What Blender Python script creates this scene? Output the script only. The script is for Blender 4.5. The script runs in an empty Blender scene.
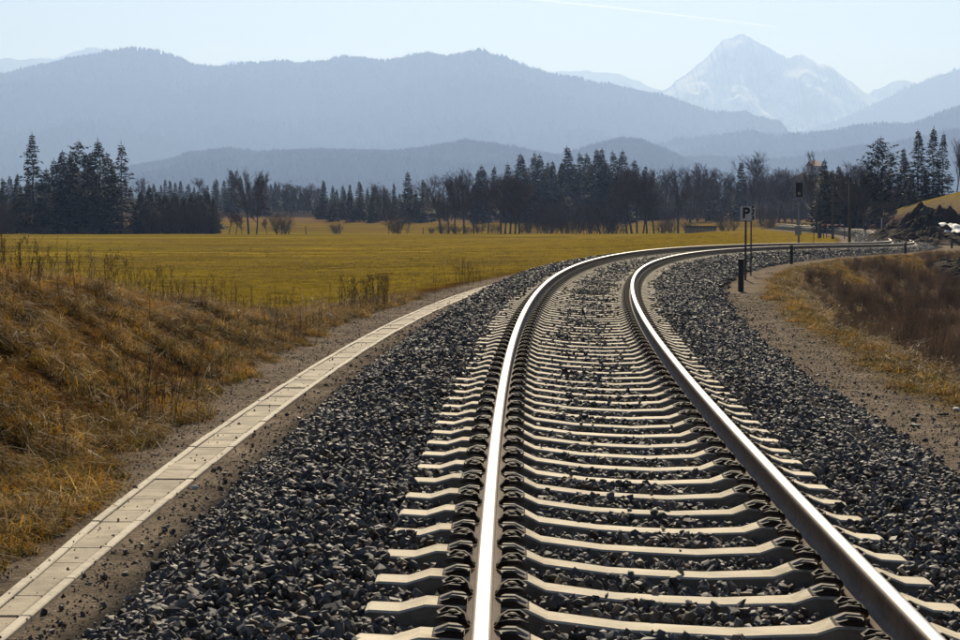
import bpy, bmesh, math, random
import numpy as np
from mathutils import Vector, Matrix
random.seed(7); RNG = np.random.default_rng(7)
scene = bpy.context.scene

# ------------------------------------------------------------------ camera, sky, sun, exposure
FPX, HORIZ, CAMH = 2078.8257, 197.31657, 1.41373          # focal length in photo pixels, horizon row, metres above rail
PITCH = math.atan((320 - HORIZ) / FPX)
cam = bpy.data.cameras.new('camera'); camo = bpy.data.objects.new('camera', cam)
scene.collection.objects.link(camo); scene.camera = camo
cam.sensor_width = 36.0; cam.lens = 36.0 * FPX / 960.0; cam.clip_start = .1; cam.clip_end = 400000
camo.location = (0, 0, CAMH); camo.rotation_euler = (math.pi / 2 - PITCH, 0, 0)

SUN_EL, SUN_AZ = math.radians(34), math.radians(3)         # azimuth measured from +Y towards +X
world = bpy.data.worlds.new('World'); scene.world = world; world.use_nodes = True
wn = world.node_tree.nodes; wl = world.node_tree.links
bg = wn['Background']; sky = wn.new('ShaderNodeTexSky'); sky.sky_type = 'NISHITA'; sky.sun_disc = False
sky.sun_elevation = SUN_EL; sky.sun_rotation = SUN_AZ
sky.air_density = .6; sky.dust_density = .5; sky.ozone_density = 2.0
wl.new(sky.outputs[0], bg.inputs[0]); bg.inputs[1].default_value = .05
sun = bpy.data.lights.new('sun', 'SUN'); suno = bpy.data.objects.new('sun', sun); scene.collection.objects.link(suno)
sun.energy = 5.0; sun.angle = math.radians(.53); sun.color = (1.0, .89, .70)
sd = Vector((math.sin(SUN_AZ) * math.cos(SUN_EL), math.cos(SUN_AZ) * math.cos(SUN_EL), math.sin(SUN_EL)))
suno.rotation_euler = sd.to_track_quat('Z', 'Y').to_euler(); suno.location = sd * 60
vs = scene.view_settings
vs.view_transform = 'Standard'; vs.look = 'None'; vs.exposure = 0.58; vs.gamma = 1.0; vs.use_curve_mapping = False
HAZE_DENSITY = 1.3e-4
scene.cycles.max_bounces = 6; scene.cycles.diffuse_bounces = 2; scene.cycles.glossy_bounces = 2
scene.cycles.transparent_max_bounces = 16; scene.cycles.volume_bounces = 0
scene.cycles.caustics_reflective = False; scene.cycles.caustics_refractive = False

COL = scene.collection
# ------------------------------------------------------------------ helpers
def tag(o, label=None, cat=None, group=None, kind=None):
    if label: o['label'] = label
    if cat: o['category'] = cat
    if group: o['group'] = group
    if kind: o['kind'] = kind
    return o

def link(o, parent=None):
    COL.objects.link(o)
    if parent is not None: o.parent = parent
    return o

def empty(name, loc=(0, 0, 0), rz=0.0):
    o = bpy.data.objects.new(name, None); o.empty_display_size = .2
    o.location = loc; o.rotation_euler = (0, 0, rz); COL.objects.link(o); return o

def np_mesh(name, verts, faces, mats=(), smooth=False, fmat=None):
    """verts (N,3), faces (M,k) with constant k"""
    me = bpy.data.meshes.new(name); verts = np.asarray(verts, np.float32); faces = np.asarray(faces, np.int32)
    m, k = faces.shape
    me.vertices.add(len(verts)); me.vertices.foreach_set('co', verts.ravel())
    me.loops.add(m * k); me.loops.foreach_set('vertex_index', faces.ravel())
    me.polygons.add(m); me.polygons.foreach_set('loop_start', np.arange(0, m * k, k, dtype=np.int32))
    if fmat is not None: me.polygons.foreach_set('material_index', np.asarray(fmat, np.int32))
    me.polygons.foreach_set('use_smooth', np.full(m, smooth, dtype=bool))
    for mt in mats: me.materials.append(mt)
    me.update(calc_edges=True); me.validate(); return me

class MB:
    """collects shapes into one mesh"""
    def __init__(self): self.v = []; self.f = []; self.m = []; self.cur = 0
    def add(self, vs_, fs):
        b = len(self.v); self.v += [tuple(p) for p in vs_]
        for f in fs: self.f.append(tuple(b + i for i in f)); self.m.append(self.cur)
        return self
    def box(self, c, s, rz=0.0, taper=1.0, bev=0.0):
        cx, cy, cz = c; sx, sy, sz = s[0] / 2, s[1] / 2, s[2] / 2
        cr, sr = math.cos(rz), math.sin(rz)
        P = lambda x, y, z: (cx + x * cr - y * sr, cy + x * sr + y * cr, cz + z)
        if bev <= 0:
            vs_ = [P(x, y, -sz) for x, y in ((-sx, -sy), (sx, -sy), (sx, sy), (-sx, sy))] + \
                  [P(x * taper, y * taper, sz) for x, y in ((-sx, -sy), (sx, -sy), (sx, sy), (-sx, sy))]
            return self.add(vs_, [(3, 2, 1, 0), (4, 5, 6, 7), (0, 1, 5, 4), (1, 2, 6, 5), (2, 3, 7, 6), (3, 0, 4, 7)])
        rings = []
        for z, k in ((-sz, bev), (-sz + bev, 0), (sz - bev, 0), (sz, bev)):
            ax, ay = sx - k, sy - k
            rings.append([P(x, y, z) for x, y in ((-ax, -ay), (ax, -ay), (ax, ay), (-ax, ay))])
        vs_ = [p for r in rings for p in r]; fs = [(3, 2, 1, 0), (12, 13, 14, 15)]
        for r in range(3):
            for i in range(4):
                j = (i + 1) % 4; fs.append((r * 4 + i, r * 4 + j, r * 4 + 4 + j, r * 4 + 4 + i))
        return self.add(vs_, fs)
    def tube(self, pts, radii, n=6, cap=True):
        pts = [Vector(p) for p in pts]
        if not hasattr(radii, '__len__'): radii = [radii] * len(pts)
        vs_ = []; fs = []
        up = Vector((0, 0, 1))
        for i, p in enumerate(pts):
            t = (pts[min(i + 1, len(pts) - 1)] - pts[max(i - 1, 0)]).normalized()
            a = t.cross(up)
            if a.length < 1e-3: a = t.cross(Vector((1, 0, 0)))
            a.normalize(); b = a.cross(t)
            for k in range(n):
                w = 2 * math.pi * k / n
                vs_.append(p + (a * math.cos(w) + b * math.sin(w)) * radii[i])
        for i in range(len(pts) - 1):
            for k in range(n):
                k2 = (k + 1) % n
                fs.append((i * n + k, (i + 1) * n + k, (i + 1) * n + k2, i * n + k2))
        if cap: fs.append(tuple(range(n))); fs.append(tuple(reversed(range((len(pts) - 1) * n, len(pts) * n))))
        return self.add(vs_, fs)
    def mesh(self, name, mats, smooth=False):
        me = bpy.data.meshes.new(name); me.from_pydata(self.v, [], self.f)
        for m in (mats if isinstance(mats, (list, tuple)) else [mats]): me.materials.append(m)
        me.polygons.foreach_set('material_index', self.m)
        if smooth: me.polygons.foreach_set('use_smooth', [True] * len(me.polygons))
        me.update(); return me
    def build(self, name, mats, parent=None, smooth=False):
        return link(bpy.data.objects.new(name, self.mesh(name, mats, smooth)), parent)

def sstep(a, b, x): t = np.clip((x - a) / (b - a), 0, 1); return t * t * (3 - 2 * t)

def vnoise(x, y, seed=0):
    xi = np.floor(x).astype(np.int64); yi = np.floor(y).astype(np.int64); xf = x - xi; yf = y - yi
    def h(a, b):
        n = (a * 374761393 + b * 668265263 + seed * 1442695041) & 0xffffffff
        n = ((n ^ (n >> 13)) * 1274126177) & 0xffffffff
        return ((n ^ (n >> 16)) & 0xffff) / 65535.0
    u = xf * xf * (3 - 2 * xf); v = yf * yf * (3 - 2 * yf)
    return (h(xi, yi) * (1 - u) + h(xi + 1, yi) * u) * (1 - v) + (h(xi, yi + 1) * (1 - u) + h(xi + 1, yi + 1) * u) * v
def fbm(x, y, oct=4, seed=0):
    x = np.asarray(x, float); y = np.asarray(y, float); r = 0; a = .5; t = 0
    for o in range(oct):
        r = r + a * vnoise(x, y, seed + o * 17); t += a; x = x * 2.03 + 11.3; y = y * 2.03 + 5.7; a *= .5
    return r / t

# ------------------------------------------------------------------ materials
def newmat(name):
    m = bpy.data.materials.new(name); m.use_nodes = True
    return m, m.node_tree.nodes, m.node_tree.links, m.node_tree.nodes['Principled BSDF']

def simple(name, col, rough=.6, metal=0.0, var=.25, scale=8.0, bump=0.0, bscale=40.0, spec=.5, vs_=None, rnd=0.0):
    """plain colour broken up by noise; rnd adds a per-object variation"""
    m, n, l, b = newmat(name)
    tc = n.new('ShaderNodeTexCoord'); no = n.new('ShaderNodeTexNoise'); no.inputs['Scale'].default_value = scale
    no.inputs['Detail'].default_value = 6; no.inputs['Roughness'].default_value = .65
    l.new(tc.outputs['Object'], no.inputs['Vector'])
    mr = n.new('ShaderNodeMapRange'); mr.inputs[1].default_value = .3; mr.inputs[2].default_value = .7
    mr.inputs[3].default_value = 1 - var; mr.inputs[4].default_value = 1 + var; l.new(no.outputs[0], mr.inputs[0])
    fac = mr.outputs[0]
    if rnd > 0:
        oi = n.new('ShaderNodeObjectInfo'); m2 = n.new('ShaderNodeMapRange')
        m2.inputs[3].default_value = 1 - rnd; m2.inputs[4].default_value = 1 + rnd; l.new(oi.outputs['Random'], m2.inputs[0])
        mm = n.new('ShaderNodeMath'); mm.operation = 'MULTIPLY'; l.new(fac, mm.inputs[0]); l.new(m2.outputs[0], mm.inputs[1]); fac = mm.outputs[0]
    sc = n.new('ShaderNodeVectorMath'); sc.operation = 'SCALE'; sc.inputs[0].default_value = col[:3]
    l.new(fac, sc.inputs['Scale']); l.new(sc.outputs[0], b.inputs['Base Color'])
    b.inputs['Roughness'].default_value = rough; b.inputs['Metallic'].default_value = metal
    b.inputs['Specular IOR Level'].default_value = spec
    if bump > 0:
        n2 = n.new('ShaderNodeTexNoise'); n2.inputs['Scale'].default_value = bscale; n2.inputs['Detail'].default_value = 5
        l.new(tc.outputs['Object'], n2.inputs['Vector'])
        bp = n.new('ShaderNodeBump'); bp.inputs['Strength'].default_value = bump; bp.inputs['Distance'].default_value = .02
        l.new(n2.outputs[0], bp.inputs['Height']); l.new(bp.outputs[0], b.inputs['Normal'])
    return m

def leafy(name, cols, trans=.35, rough=.7, spec=.2, clump=.9, cvar=.15):
    """blades / needles: per-instance colour, light shining through"""
    m, n, l, b = newmat(name)
    oi = n.new('ShaderNodeObjectInfo'); cr = n.new('ShaderNodeValToRGB'); cr.color_ramp.interpolation = 'LINEAR'
    e = cr.color_ramp.elements
    while len(e) < len(cols): e.new(.5)
    for i, c in enumerate(cols): e[i].position = i / max(1, len(cols) - 1); e[i].color = (*c, 1)
    l.new(oi.outputs['Random'], cr.inputs[0])
    g = n.new('ShaderNodeNewGeometry'); no = n.new('ShaderNodeTexNoise'); no.inputs['Scale'].default_value = 3.0
    l.new(g.outputs['Position'], no.inputs['Vector'])
    mr = n.new('ShaderNodeMapRange'); mr.inputs[1].default_value = .3; mr.inputs[2].default_value = .7
    mr.inputs[3].default_value = .65; mr.inputs[4].default_value = 1.35; l.new(no.outputs[0], mr.inputs[0])
    n2 = n.new('ShaderNodeTexNoise'); n2.inputs['Scale'].default_value = clump; n2.inputs['Detail'].default_value = 4; l.new(g.outputs['Position'], n2.inputs['Vector'])
    m2 = n.new('ShaderNodeMapRange'); m2.inputs[1].default_value = .36; m2.inputs[2].default_value = .64; m2.inputs[3].default_value = 1 - cvar; m2.inputs[4].default_value = 1 + cvar; l.new(n2.outputs[0], m2.inputs[0])
    mu = n.new('ShaderNodeMath'); mu.operation = 'MULTIPLY'; l.new(mr.outputs[0], mu.inputs[0]); l.new(m2.outputs[0], mu.inputs[1])
    sc = n.new('ShaderNodeVectorMath'); sc.operation = 'SCALE'; l.new(cr.outputs[0], sc.inputs[0]); l.new(mu.outputs[0], sc.inputs['Scale'])
    l.new(sc.outputs[0], b.inputs['Base Color']); b.inputs['Roughness'].default_value = rough; b.inputs['Specular IOR Level'].default_value = spec
    t = n.new('ShaderNodeBsdfTranslucent'); l.new(sc.outputs[0], t.inputs[0])
    mx = n.new('ShaderNodeMixShader'); mx.inputs[0].default_value = trans
    l.new(b.outputs[0], mx.inputs[1]); l.new(t.outputs[0], mx.inputs[2]); l.new(mx.outputs[0], n['Material Output'].inputs[0])
    return m

def ground_mat(name, fine=60.0, coarse=1.5, bump=.6, dist=.03, varf=.45, spec=.2, stretch=(1, 1, 1), bands=0.0):
    """surface colours come from the 'tint' attribute (kind of ground), grain from noise"""
    m, n, l, b = newmat(name)
    at = n.new('ShaderNodeAttribute'); at.attribute_name = 'tint'
    g = n.new('ShaderNodeNewGeometry'); mp = n.new('ShaderNodeMapping'); mp.inputs['Scale'].default_value = stretch
    l.new(g.outputs['Position'], mp.inputs['Vector'])
    a = n.new('ShaderNodeTexNoise'); a.inputs['Scale'].default_value = fine; a.inputs['Detail'].default_value = 5; a.inputs['Roughness'].default_value = .7
    c = n.new('ShaderNodeTexNoise'); c.inputs['Scale'].default_value = coarse; c.inputs['Detail'].default_value = 8; c.inputs['Roughness'].default_value = .7
    l.new(mp.outputs[0], a.inputs['Vector']); l.new(mp.outputs[0], c.inputs['Vector'])
    f = []
    for t_, v_ in ((a, varf), (c, varf * .8)):
        mr = n.new('ShaderNodeMapRange'); mr.inputs[1].default_value = .3; mr.inputs[2].default_value = .7
        mr.inputs[3].default_value = 1 - v_; mr.inputs[4].default_value = 1 + v_; l.new(t_.outputs[0], mr.inputs[0]); f.append(mr.outputs[0])
    mm = n.new('ShaderNodeMath'); mm.operation = 'MULTIPLY'; l.new(f[0], mm.inputs[0]); l.new(f[1], mm.inputs[1])
    if bands > 0:
        m2 = n.new('ShaderNodeMapping'); m2.inputs['Scale'].default_value = (.035, .16, 1); m2.inputs['Rotation'].default_value = (0, 0, .12); l.new(g.outputs['Position'], m2.inputs['Vector'])
        bn = n.new('ShaderNodeTexNoise'); bn.inputs['Scale'].default_value = 1.0; bn.inputs['Detail'].default_value = 7; bn.inputs['Roughness'].default_value = .68; l.new(m2.outputs[0], bn.inputs['Vector'])
        mr = n.new('ShaderNodeMapRange'); mr.inputs[1].default_value = .36; mr.inputs[2].default_value = .62; mr.inputs[3].default_value = 1 - bands; mr.inputs[4].default_value = 1 + bands * .6; l.new(bn.outputs[0], mr.inputs[0])
        m3 = n.new('ShaderNodeMath'); m3.operation = 'MULTIPLY'; l.new(mm.outputs[0], m3.inputs[0]); l.new(mr.outputs[0], m3.inputs[1]); mm = m3
    sc = n.new('ShaderNodeVectorMath'); sc.operation = 'SCALE'; l.new(at.outputs['Color'], sc.inputs[0]); l.new(mm.outputs[0], sc.inputs['Scale'])
    l.new(sc.outputs[0], b.inputs['Base Color']); b.inputs['Roughness'].default_value = .9; b.inputs['Specular IOR Level'].default_value = spec
    ad = n.new('ShaderNodeMath'); ad.operation = 'ADD'; l.new(a.outputs[0], ad.inputs[0]); l.new(c.outputs[0], ad.inputs[1])
    bp = n.new('ShaderNodeBump'); bp.inputs['Strength'].default_value = bump; bp.inputs['Distance'].default_value = dist
    l.new(ad.outputs[0], bp.inputs['Height']); l.new(bp.outputs[0], b.inputs['Normal'])
    return m

M = {}
M['concrete'] = simple('sleeper_concrete', (.58, .51, .39), .85, var=.22, scale=5, bump=.3, bscale=120, spec=.25, rnd=.14)
_m = M['concrete']; _n = _m.node_tree.nodes; _l = _m.node_tree.links; _b = _n['Principled BSDF']; _src = _b.inputs['Base Color'].links[0].from_socket
_tc = _n.new('ShaderNodeTexCoord'); _sx = _n.new('ShaderNodeSeparateXYZ'); _l.new(_tc.outputs['Object'], _sx.inputs[0])
_ab = _n.new('ShaderNodeMath'); _ab.operation = 'ABSOLUTE'; _l.new(_sx.outputs[0], _ab.inputs[0])
_sb = _n.new('ShaderNodeMath'); _sb.operation = 'SUBTRACT'; _sb.inputs[1].default_value = .7535; _l.new(_ab.outputs[0], _sb.inputs[0])
_a2 = _n.new('ShaderNodeMath'); _a2.operation = 'ABSOLUTE'; _l.new(_sb.outputs[0], _a2.inputs[0])
_mr = _n.new('ShaderNodeMapRange'); _mr.inputs[1].default_value = .12; _mr.inputs[2].default_value = .34; _mr.inputs[3].default_value = .75; _mr.inputs[4].default_value = 0.0; _l.new(_a2.outputs[0], _mr.inputs[0])
_oi = _n.new('ShaderNodeObjectInfo'); _va = _n.new('ShaderNodeVectorMath'); _va.operation = 'MULTIPLY_ADD'; _va.inputs[1].default_value = (37, 11, 5); _l.new(_oi.outputs['Random'], _va.inputs[0]); _l.new(_tc.outputs['Object'], _va.inputs[2])
_no = _n.new('ShaderNodeTexNoise'); _no.inputs['Scale'].default_value = 13; _no.inputs['Detail'].default_value = 6; _l.new(_va.outputs[0], _no.inputs['Vector'])
_m3 = _n.new('ShaderNodeMapRange'); _m3.inputs[1].default_value = .42; _m3.inputs[2].default_value = .66; _l.new(_no.outputs[0], _m3.inputs[0])
_mu = _n.new('ShaderNodeMath'); _mu.operation = 'MULTIPLY'; _l.new(_mr.outputs[0], _mu.inputs[0]); _l.new(_m3.outputs[0], _mu.inputs[1])
_no2 = _n.new('ShaderNodeTexNoise'); _no2.inputs['Scale'].default_value = 4.5; _no2.inputs['Detail'].default_value = 8; _no2.inputs['Roughness'].default_value = .7; _l.new(_va.outputs[0], _no2.inputs['Vector'])
_m4 = _n.new('ShaderNodeMapRange'); _m4.inputs[1].default_value = .60; _m4.inputs[2].default_value = .74; _m4.inputs[4].default_value = .5; _l.new(_no2.outputs[0], _m4.inputs[0])
_mx0 = _n.new('ShaderNodeMath'); _mx0.operation = 'MAXIMUM'; _l.new(_mu.outputs[0], _mx0.inputs[0]); _l.new(_m4.outputs[0], _mx0.inputs[1])
_mx = _n.new('ShaderNodeMix'); _mx.data_type = 'RGBA'; _l.new(_mx0.outputs[0], _mx.inputs[0]); _l.new(_src, _mx.inputs[6]); _mx.inputs[7].default_value = (.21, .145, .09, 1); _l.new(_mx.outputs[2], _b.inputs['Base Color'])
M['shaded_side'] = simple('shaded_grimy_concrete', (.20, .172, .132), .9, var=.35, scale=12, bump=.3, bscale=90, spec=.1, rnd=.15)  # sleeper sides and ends: grime tone, darkened further to stand in for shade
M['slab'] = simple('cover_slab_concrete', (.31, .262, .196), .85, var=.42, scale=4, bump=.3, bscale=90, spec=.25, rnd=.10)
M['trough'] = simple('trough_wall_concrete', (.46, .41, .33), .85, var=.2, scale=9, bump=.3, bscale=90, spec=.25, rnd=.08)
M['rail_top'] = simple('polished_rail_steel', (.47, .455, .43), .34, metal=1.0, var=.10, scale=3)
M['rail_edge'] = simple('dull_rail_steel', (.19, .145, .105), .6, metal=.15, var=.25, scale=9, spec=.4)
M['rail_side'] = simple('brown_rail_steel', (.15, .102, .068), .7, var=.35, scale=14, bump=.15, bscale=200, spec=.3)
M['clip'] = simple('rusty_clip_steel', (.040, .026, .018), .72, var=.35, scale=40, spec=.3)
M['stone'] = None
M['black'] = simple('black_paint', (.012, .012, .013), .55, var=.2)
M['dark_steel'] = simple('dark_mast_steel', (.045, .045, .047), .55, var=.25, scale=6)
M['grey_steel'] = simple('galvanised_steel', (.30, .30, .30), .5, metal=.3, var=.2, scale=6)
M['white'] = simple('white_sign_face', (.62, .62, .60), .5, var=.08, scale=10)
M['red'] = simple('red_paint', (.45, .03, .02), .5, var=.15)
M['lens'] = simple('signal_lens', (.35, .36, .36), .15, var=.1)
M['wood'] = simple('weathered_dark_wood', (.030, .023, .016), .9, var=.4, scale=5, bump=.3, bscale=30, spec=.05)
M['pole'] = simple('creosoted_pole', (.07, .055, .04), .85, var=.3, scale=6)
M['wire'] = simple('bare_wire', (.16, .16, .16), .9, metal=.0, spec=.1, var=.05)
M['bark'] = simple('spruce_bark', (.055, .040, .030), .9, var=.35, scale=4, bump=.3, bscale=20)
M['bare_bark'] = simple('bare_tree_bark', (.075, .058, .045), .9, var=.35, scale=4, bump=.3, bscale=20)
M['needles'] = leafy('spruce_needles', [(.009, .015, .007), (.013, .020, .009), (.018, .024, .010)], trans=.15, spec=.03)
M['twigs'] = leafy('bare_twigs', [(.075, .048, .034), (.11, .074, .052), (.085, .064, .046)], trans=.1, spec=.03)
M['shrub_twigs'] = leafy('shrub_twigs', [(.12, .085, .055), (.16, .115, .07)], trans=.1)
M['dry_grass'] = leafy('dry_grass', [(.07, .036, .012), (.24, .125, .016), (.34, .19, .025), (.12, .07, .022), (.50, .35, .13)], trans=.35, spec=.1, clump=1.3, cvar=.55)
M['moss_grass'] = leafy('mossy_grass', [(.075, .065, .014), (.13, .095, .016), (.17, .11, .02)], trans=.35, spec=.05, clump=1.2, cvar=.4)
M['field_grass'] = leafy('meadow_grass', [(.20, .135, .012), (.26, .175, .016), (.18, .14, .013), (.32, .21, .03)], trans=.35, spec=.05, clump=.12, cvar=.3)
M['weed'] = leafy('dead_weed_stalk', [(.075, .045, .025), (.11, .07, .038), (.05, .034, .022)], trans=.15)
M['brush'] = leafy('dark_brush', [(.19, .142, .10), (.27, .205, .145), (.38, .295, .21), (.22, .17, .115)], trans=.45, spec=.05, clump=.5, cvar=.35)
M['straw'] = leafy('pale_straw', [(.32, .24, .13), (.24, .17, .09)], trans=.25)
M['plaster'] = simple('white_plaster', (.62, .58, .52), .8, var=.1)
M['roof'] = simple('roof_tiles', (.22, .09, .05), .8, var=.25)
M['snowsheet'] = simple('white_sheet', (.75, .74, .70), .7, var=.1)

def stone_mat(name, ramp, rough=.62, spec=.45):
    m, n, l, b = newmat(name)
    oi = n.new('ShaderNodeObjectInfo'); cr = n.new('ShaderNodeValToRGB'); e = cr.color_ramp.elements
    while len(e) < len(ramp): e.new(.5)
    for i, (p, c) in enumerate(ramp): e[i].position = p; e[i].color = (*c, 1)
    l.new(oi.outputs['Random'], cr.inputs[0])
    g = n.new('ShaderNodeNewGeometry'); no = n.new('ShaderNodeTexNoise'); no.inputs['Scale'].default_value = 45; no.inputs['Detail'].default_value = 4
    l.new(g.outputs['Position'], no.inputs['Vector'])
    mr = n.new('ShaderNodeMapRange'); mr.inputs[1].default_value = .3; mr.inputs[2].default_value = .7; mr.inputs[3].default_value = .6; mr.inputs[4].default_value = 1.4
    l.new(no.outputs[0], mr.inputs[0])
    sc = n.new('ShaderNodeVectorMath'); sc.operation = 'SCALE'; l.new(cr.outputs[0], sc.inputs[0]); l.new(mr.outputs[0], sc.inputs['Scale'])
    l.new(sc.outputs[0], b.inputs['Base Color']); b.inputs['Roughness'].default_value = rough; b.inputs['Specular IOR Level'].default_value = spec
    return m
M['stone'] = stone_mat('ballast_stone', [(0, (.052, .050, .048)), (.45, (.100, .095, .090)), (.78, (.155, .146, .135)), (.93, (.21, .188, .16)), (1.0, (.18, .12, .075))], .68, .28)
M['rusty_stone'] = stone_mat('rust_dusted_stone', [(0, (.050, .036, .026)), (.6, (.085, .060, .042)), (1.0, (.14, .098, .066))], .75, .2)
M['pebble'] = stone_mat('path_pebble', [(0, (.08, .066, .052)), (.5, (.16, .132, .105)), (.9, (.27, .235, .19)), (1.0, (.42, .38, .32))], .8, .25)
M['ground'] = ground_mat('trackside_ground', fine=38, coarse=2.2, bump=1.0, dist=.04, varf=.55, spec=0.0)
M['meadow'] = ground_mat('meadow_ground', fine=7.0, coarse=.35, bump=.6, dist=.06, varf=.24, spec=0.0, stretch=(.45, 1, 1), bands=.42)

# ------------------------------------------------------------------ alignment of the line
KS = [0, 15, 30, 50, 75, 92, 104, 113, 123, 140, 152, 170, 205, 218, 250, 268, 330]
KV = [.00131, .00174, .00229, .00357, .00502, .0057, .004, -.001, -.0066, -.0066, -.002, 0, 0, -.004, -.004, 0, 0]
DS = .25; LS = np.arange(-15, 300, DS); I0 = int(15 / DS)
_k = np.interp(LS, KS, KV); LT = np.cumsum(_k * DS); LT = LT - LT[I0] + .002
LX = np.cumsum(np.sin(LT) * DS); LX = LX - LX[I0] + .7141
LY = np.cumsum(np.cos(LT) * DS); LY = LY - LY[I0]
CANT = .07705 / 1.5
def zr(s):                                              # rail top on the centre line
    s = np.clip(np.asarray(s, float), 0, None)
    return np.where(s < 115, -.816e-4 * s ** 2, -.816e-4 * 115 ** 2 - 2 * .816e-4 * 115 * 70 * (1 - np.exp(-np.maximum(s - 115, 0) / 70)))
def at(s, off=0.0, dz=0.0, cant=False):
    x, y, t = np.interp(s, LS, LX), np.interp(s, LS, LY), np.interp(s, LS, LT)
    return x + off * np.cos(t), y - off * np.sin(t), zr(s) + dz - (CANT * np.asarray(off) if cant else 0), t
_cs, _cx, _cy, _ct = LS[::4], LX[::4], LY[::4], LT[::4]
def so(x, y):
    """station and offset of the nearest point of the line"""
    x = np.asarray(x, float); y = np.asarray(y, float); S_ = np.empty_like(x); O_ = np.empty_like(x)
    for a in range(0, len(x), 20000):
        xx, yy = x[a:a + 20000], y[a:a + 20000]
        i = np.argmin((xx[:, None] - _cx) ** 2 + (yy[:, None] - _cy) ** 2, 1)
        dx, dy, t = xx - _cx[i], yy - _cy[i], _ct[i]
        S_[a:a + 20000] = _cs[i] + dx * np.sin(t) + dy * np.cos(t); O_[a:a + 20000] = dx * np.cos(t) - dy * np.sin(t)
    return S_, O_

# ------------------------------------------------------------------ terrain heights
def field(x, y):
    z = np.interp(y, [-300, 0, 50, 100, 150, 200, 350, 460, 600, 1000, 2000, 14000], [-.9, -.9, -1.05, -1.75, -2.35, -2.9, -4.5, -3.5, -2.4, -1.5, 0, 6])
    z = z + (fbm(x / 60, y / 60, 3, 3) - .5) * .5 + (fbm(x / 14, y / 14, 3, 9) - .5) * .22
    z = z + 1.15 * np.exp(-((x - 21) / 11) ** 2 - ((y - 165) / 42) ** 2)
    z = z + 8.5 * np.exp(-((x - 72) / 25) ** 2 - ((y - 232) / 60) ** 2)
    z = z + 12.5 * np.exp(-((x - 106) / 15) ** 2 - ((y - 655) / 60) ** 2)
    return z
def trackside(s, off):
    """height relative to the rail top"""
    b = np.interp(s, [-15, 8, 15, 22, 27, 31, 37, 44], [1.5, 1.5, 1.42, 1.22, .90, .57, .12, 0])
    left = -.640 + b * sstep(-3.85, -6.3, off) * (1 - .85 * sstep(-6.8, -11.5, off))
    left = left - (1 - np.clip(b, 0, 1)) * .25 * sstep(-4.2, -8, off)
    pr = np.interp(s, [0, 60, 85, 115, 135, 160], [-.74, -.74, -.66, -.52, -.36, -.45])
    dip = np.interp(s, [0, 20, 40, 100, 125, 140], [.9, 1.15, 1.35, 1.2, .5, .1])
    right = pr - dip * sstep(3.7, 8.5, off)
    core = -.34
    z = np.where(off < 0, left, right)
    k = sstep(1.95, 2.72, np.abs(off)); z = core * (1 - k) + z * k
    return z - CANT * np.clip(off, -1.9, 1.9) * (1 - k)
def ground_z(x, y, s=None, off=None):
    x = np.atleast_1d(np.asarray(x, float)); y = np.atleast_1d(np.asarray(y, float))
    if s is None: s, off = so(x, y)
    f = field(x, y)
    e0 = np.interp(s, [135, 165], [13, 4.5]); e1 = np.interp(s, [135, 165], [26, 11.5])
    w = sstep(-9.5, -15, off) + sstep(0, 1, (off - e0) / (e1 - e0))
    w = np.clip(w + sstep(285, 298, s) + sstep(-13, -15, s), 0, 1)
    t = zr(s) + trackside(s, off)
    t = t + (fbm(x * 1.3, y * 1.3, 3, 21) - .5) * .16 * (sstep(-3.9, -5, off) + sstep(3.6, 4.6, off))
    t = t + (fbm(x * 3, y * 3, 3, 25) - .5) * .03
    return t * (1 - w) + f * w
def gz(x, y): return float(ground_z(x, y)[0])

GRAVEL = np.array((.225, .182, .14)); BANK = np.array((.085, .044, .014)); FIELD = np.array((.205, .143, .016))
BRUSH = np.array((.13, .092, .066)); GOLD = np.array((.16, .105, .03)); SOIL = np.array((.085, .055, .038)); BALL = np.array((.05, .048, .046))
MEADOW2 = np.array((.165, .112, .020)); FOREST = np.array((.045, .034, .024))

def mix(a, b, w): return a * (1 - w[..., None]) + b * w[..., None]

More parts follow.
